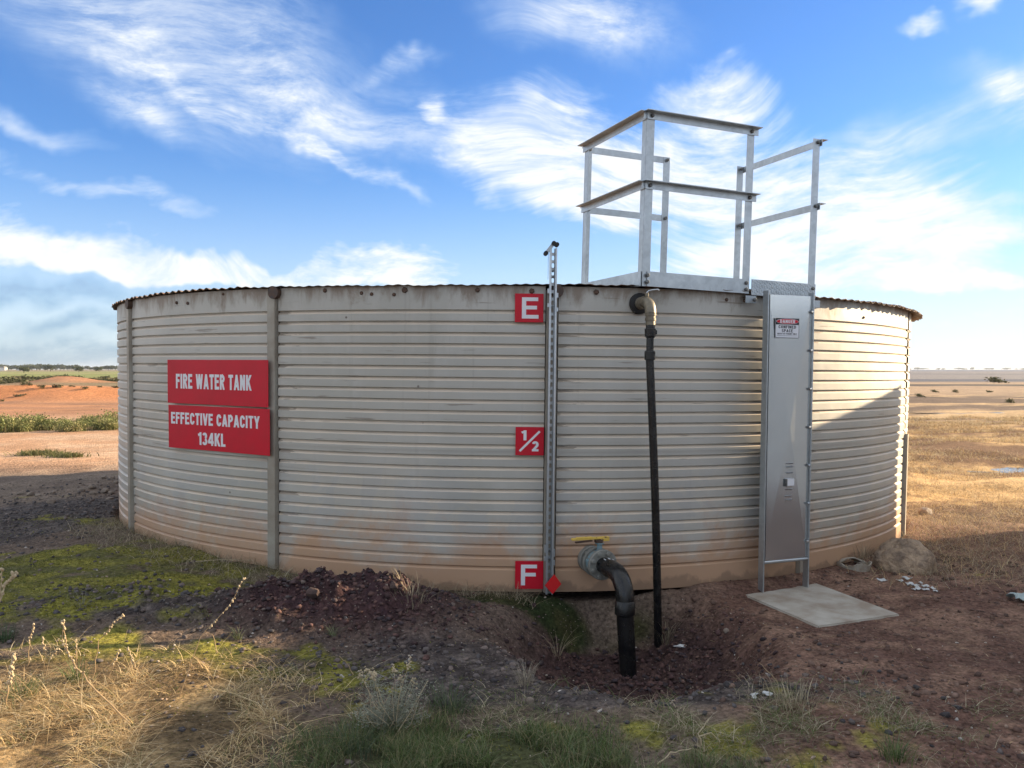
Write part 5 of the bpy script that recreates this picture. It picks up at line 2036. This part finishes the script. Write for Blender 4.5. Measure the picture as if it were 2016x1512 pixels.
# low scrub behind the spoil bank
for i in range(34):
    px = -40 + i * 8.6 + rg.uniform(-5, 5)
    Y = rg.uniform(62, 118)
    X = (px - 1008) / F_PX * Y
    s_ = rg.uniform(.35, .8)
    plant('scrub_bush', scrub_m[i % 3], (X, Y, hz(X, Y)), (s_ * rg.uniform(1.2, 2.6), s_ * 1.3, s_), 'low dark scrub bush behind the orange spoil bank', 'bush', 'scrub behind the spoil bank', None, rg.uniform(0, 6))
for i in range(10):
    px = -20 + i * 27 + rg.uniform(-8, 8)
    Y = rg.uniform(41, 47)
    X = (px - 1008) / F_PX * Y
    s_ = rg.uniform(.12, .28)
    plant('scrub_bush', scrub_m[i % 3], (X, Y, hz(X, Y)), (s_ * 1.8, s_ * 1.3, s_), 'small green bush on the orange spoil bank, ' + ORD[i] + ' from the left', 'bush', 'bushes on the spoil bank', None, rg.uniform(0, 6))
# dark bush on the right paddock
X = (1963 - 1008) / F_PX * 102
plant('scrub_bush', scrub_m[0], (X, 102, hz(X, 102)), (1.25, 1.1, .95), 'dark rounded bush alone in the right-hand paddock', 'bush', None)
for i, (px, py) in enumerate(((1841, 772), (1882, 772), (1949, 771), (1812, 784), (1990, 792))):
    p = at_z(px, py, 0)
    plant('scrub_bush', scrub_m[i % 3], (p.x, p.y, hz(p.x, p.y)), (.28, .25, .26), 'tiny dark clump on the right-hand paddock, ' + ('nearest the tank', 'second from the tank', 'third from the tank', 'fourth from the tank', 'farthest right')[(1, 2, 3, 0, 4)[i]], 'bush', 'dark clumps on the right paddock')


# roadside weeds on the left: upright leafy clumps
def weed_clump(n, hgt, rad, cols, seed):
    rg_ = np.random.default_rng(seed)
    x = rg_.normal(0, rad, n)
    y = rg_.normal(0, rad * .8, n)
    P, F, C_ = blades(x, y, rg_.uniform(.35, 1, n) * hgt, rg_.uniform(.012, .03, n), rg_.uniform(.1, .9, n), np.array(cols)[rg_.integers(0, len(cols), n)] * rg_.uniform(.7, 1.25, (n, 1)), z=np.zeros(n))
    me_o = np_mesh('leaves', P, F, 'grass', tint=C_)
    me = me_o.data
    bpy.data.objects.remove(me_o)
    return me


WC = [(.16, .17, .06), (.22, .21, .09), (.11, .13, .05), (.30, .26, .13)]
wm = [weed_clump(260, .42, .22, WC, s) for s in (1, 2, 3, 4)]
bush_m = [proto('leaves', 900, .5, .42, .24, .22, .022, [(.26, .26, .10), (.19, .21, .08), (.36, .33, .16), (.14, .16, .06)], 22, s_) for s_ in (11, 12, 13)]
for i in range(18):
    px = -6 + i * 13.6 + rg.uniform(-4, 4)
    Y = rg.uniform(21.0, 24.0)
    X = (px - 1008) / F_PX * Y
    s_ = rg.uniform(.45, .95)
    e = empty('roadside_weed', Matrix.Translation((X, Y, hz(X, Y))) @ Matrix.Rotation(rg.uniform(0, 6), 4, 'Z') @ Matrix.Diagonal((s_, s_, s_ * rg.uniform(.7, 1.1), 1)))
    link(bpy.data.objects.new('leaves', bush_m[i % 3]), e)
    link(bpy.data.objects.new('stalks', wm[i % 4]), e)
    tag(e, 'bushy green weed in the strip beyond the pale road, ' + ORD[i] + ' from the left edge', 'weed', 'weeds beyond the road')
for i, (px, py) in enumerate(((62, 900), (82, 897), (100, 899), (122, 902), (140, 903))):
    p = at_z(px, py, 0)
    e = bpy.data.objects.new('low_weed', wm[i % 4])
    link(e)
    e.location = (p.x, p.y, hz(p.x, p.y))
    e.scale = (.7, .5, .32)
    tag(e, 'low sunlit green weed at the near road edge, ' + ORD[i] + ' from the left', 'weed', 'low weeds at the road edge')

# ------------------------------------------------------------------ air: thin haze that greys the far paddocks
m, nt, b = new_mat('haze')
nt.nodes.remove(b)
pv = nt.nodes.new('ShaderNodeVolumePrincipled')
pv.inputs['Color'].default_value = (.80, .88, 1.0, 1)
pv.inputs['Density'].default_value = .00013
pv.inputs['Anisotropy'].default_value = .2
nt.links.new(pv.outputs[0], nt.nodes['Material Output'].inputs['Volume'])
hb_ = MB().box((0, 4300, 8.0), (12600, 9900, 24)).build('haze', 'haze')
tag(hb_, 'thin pale haze over the plain', None, kind='stuff')
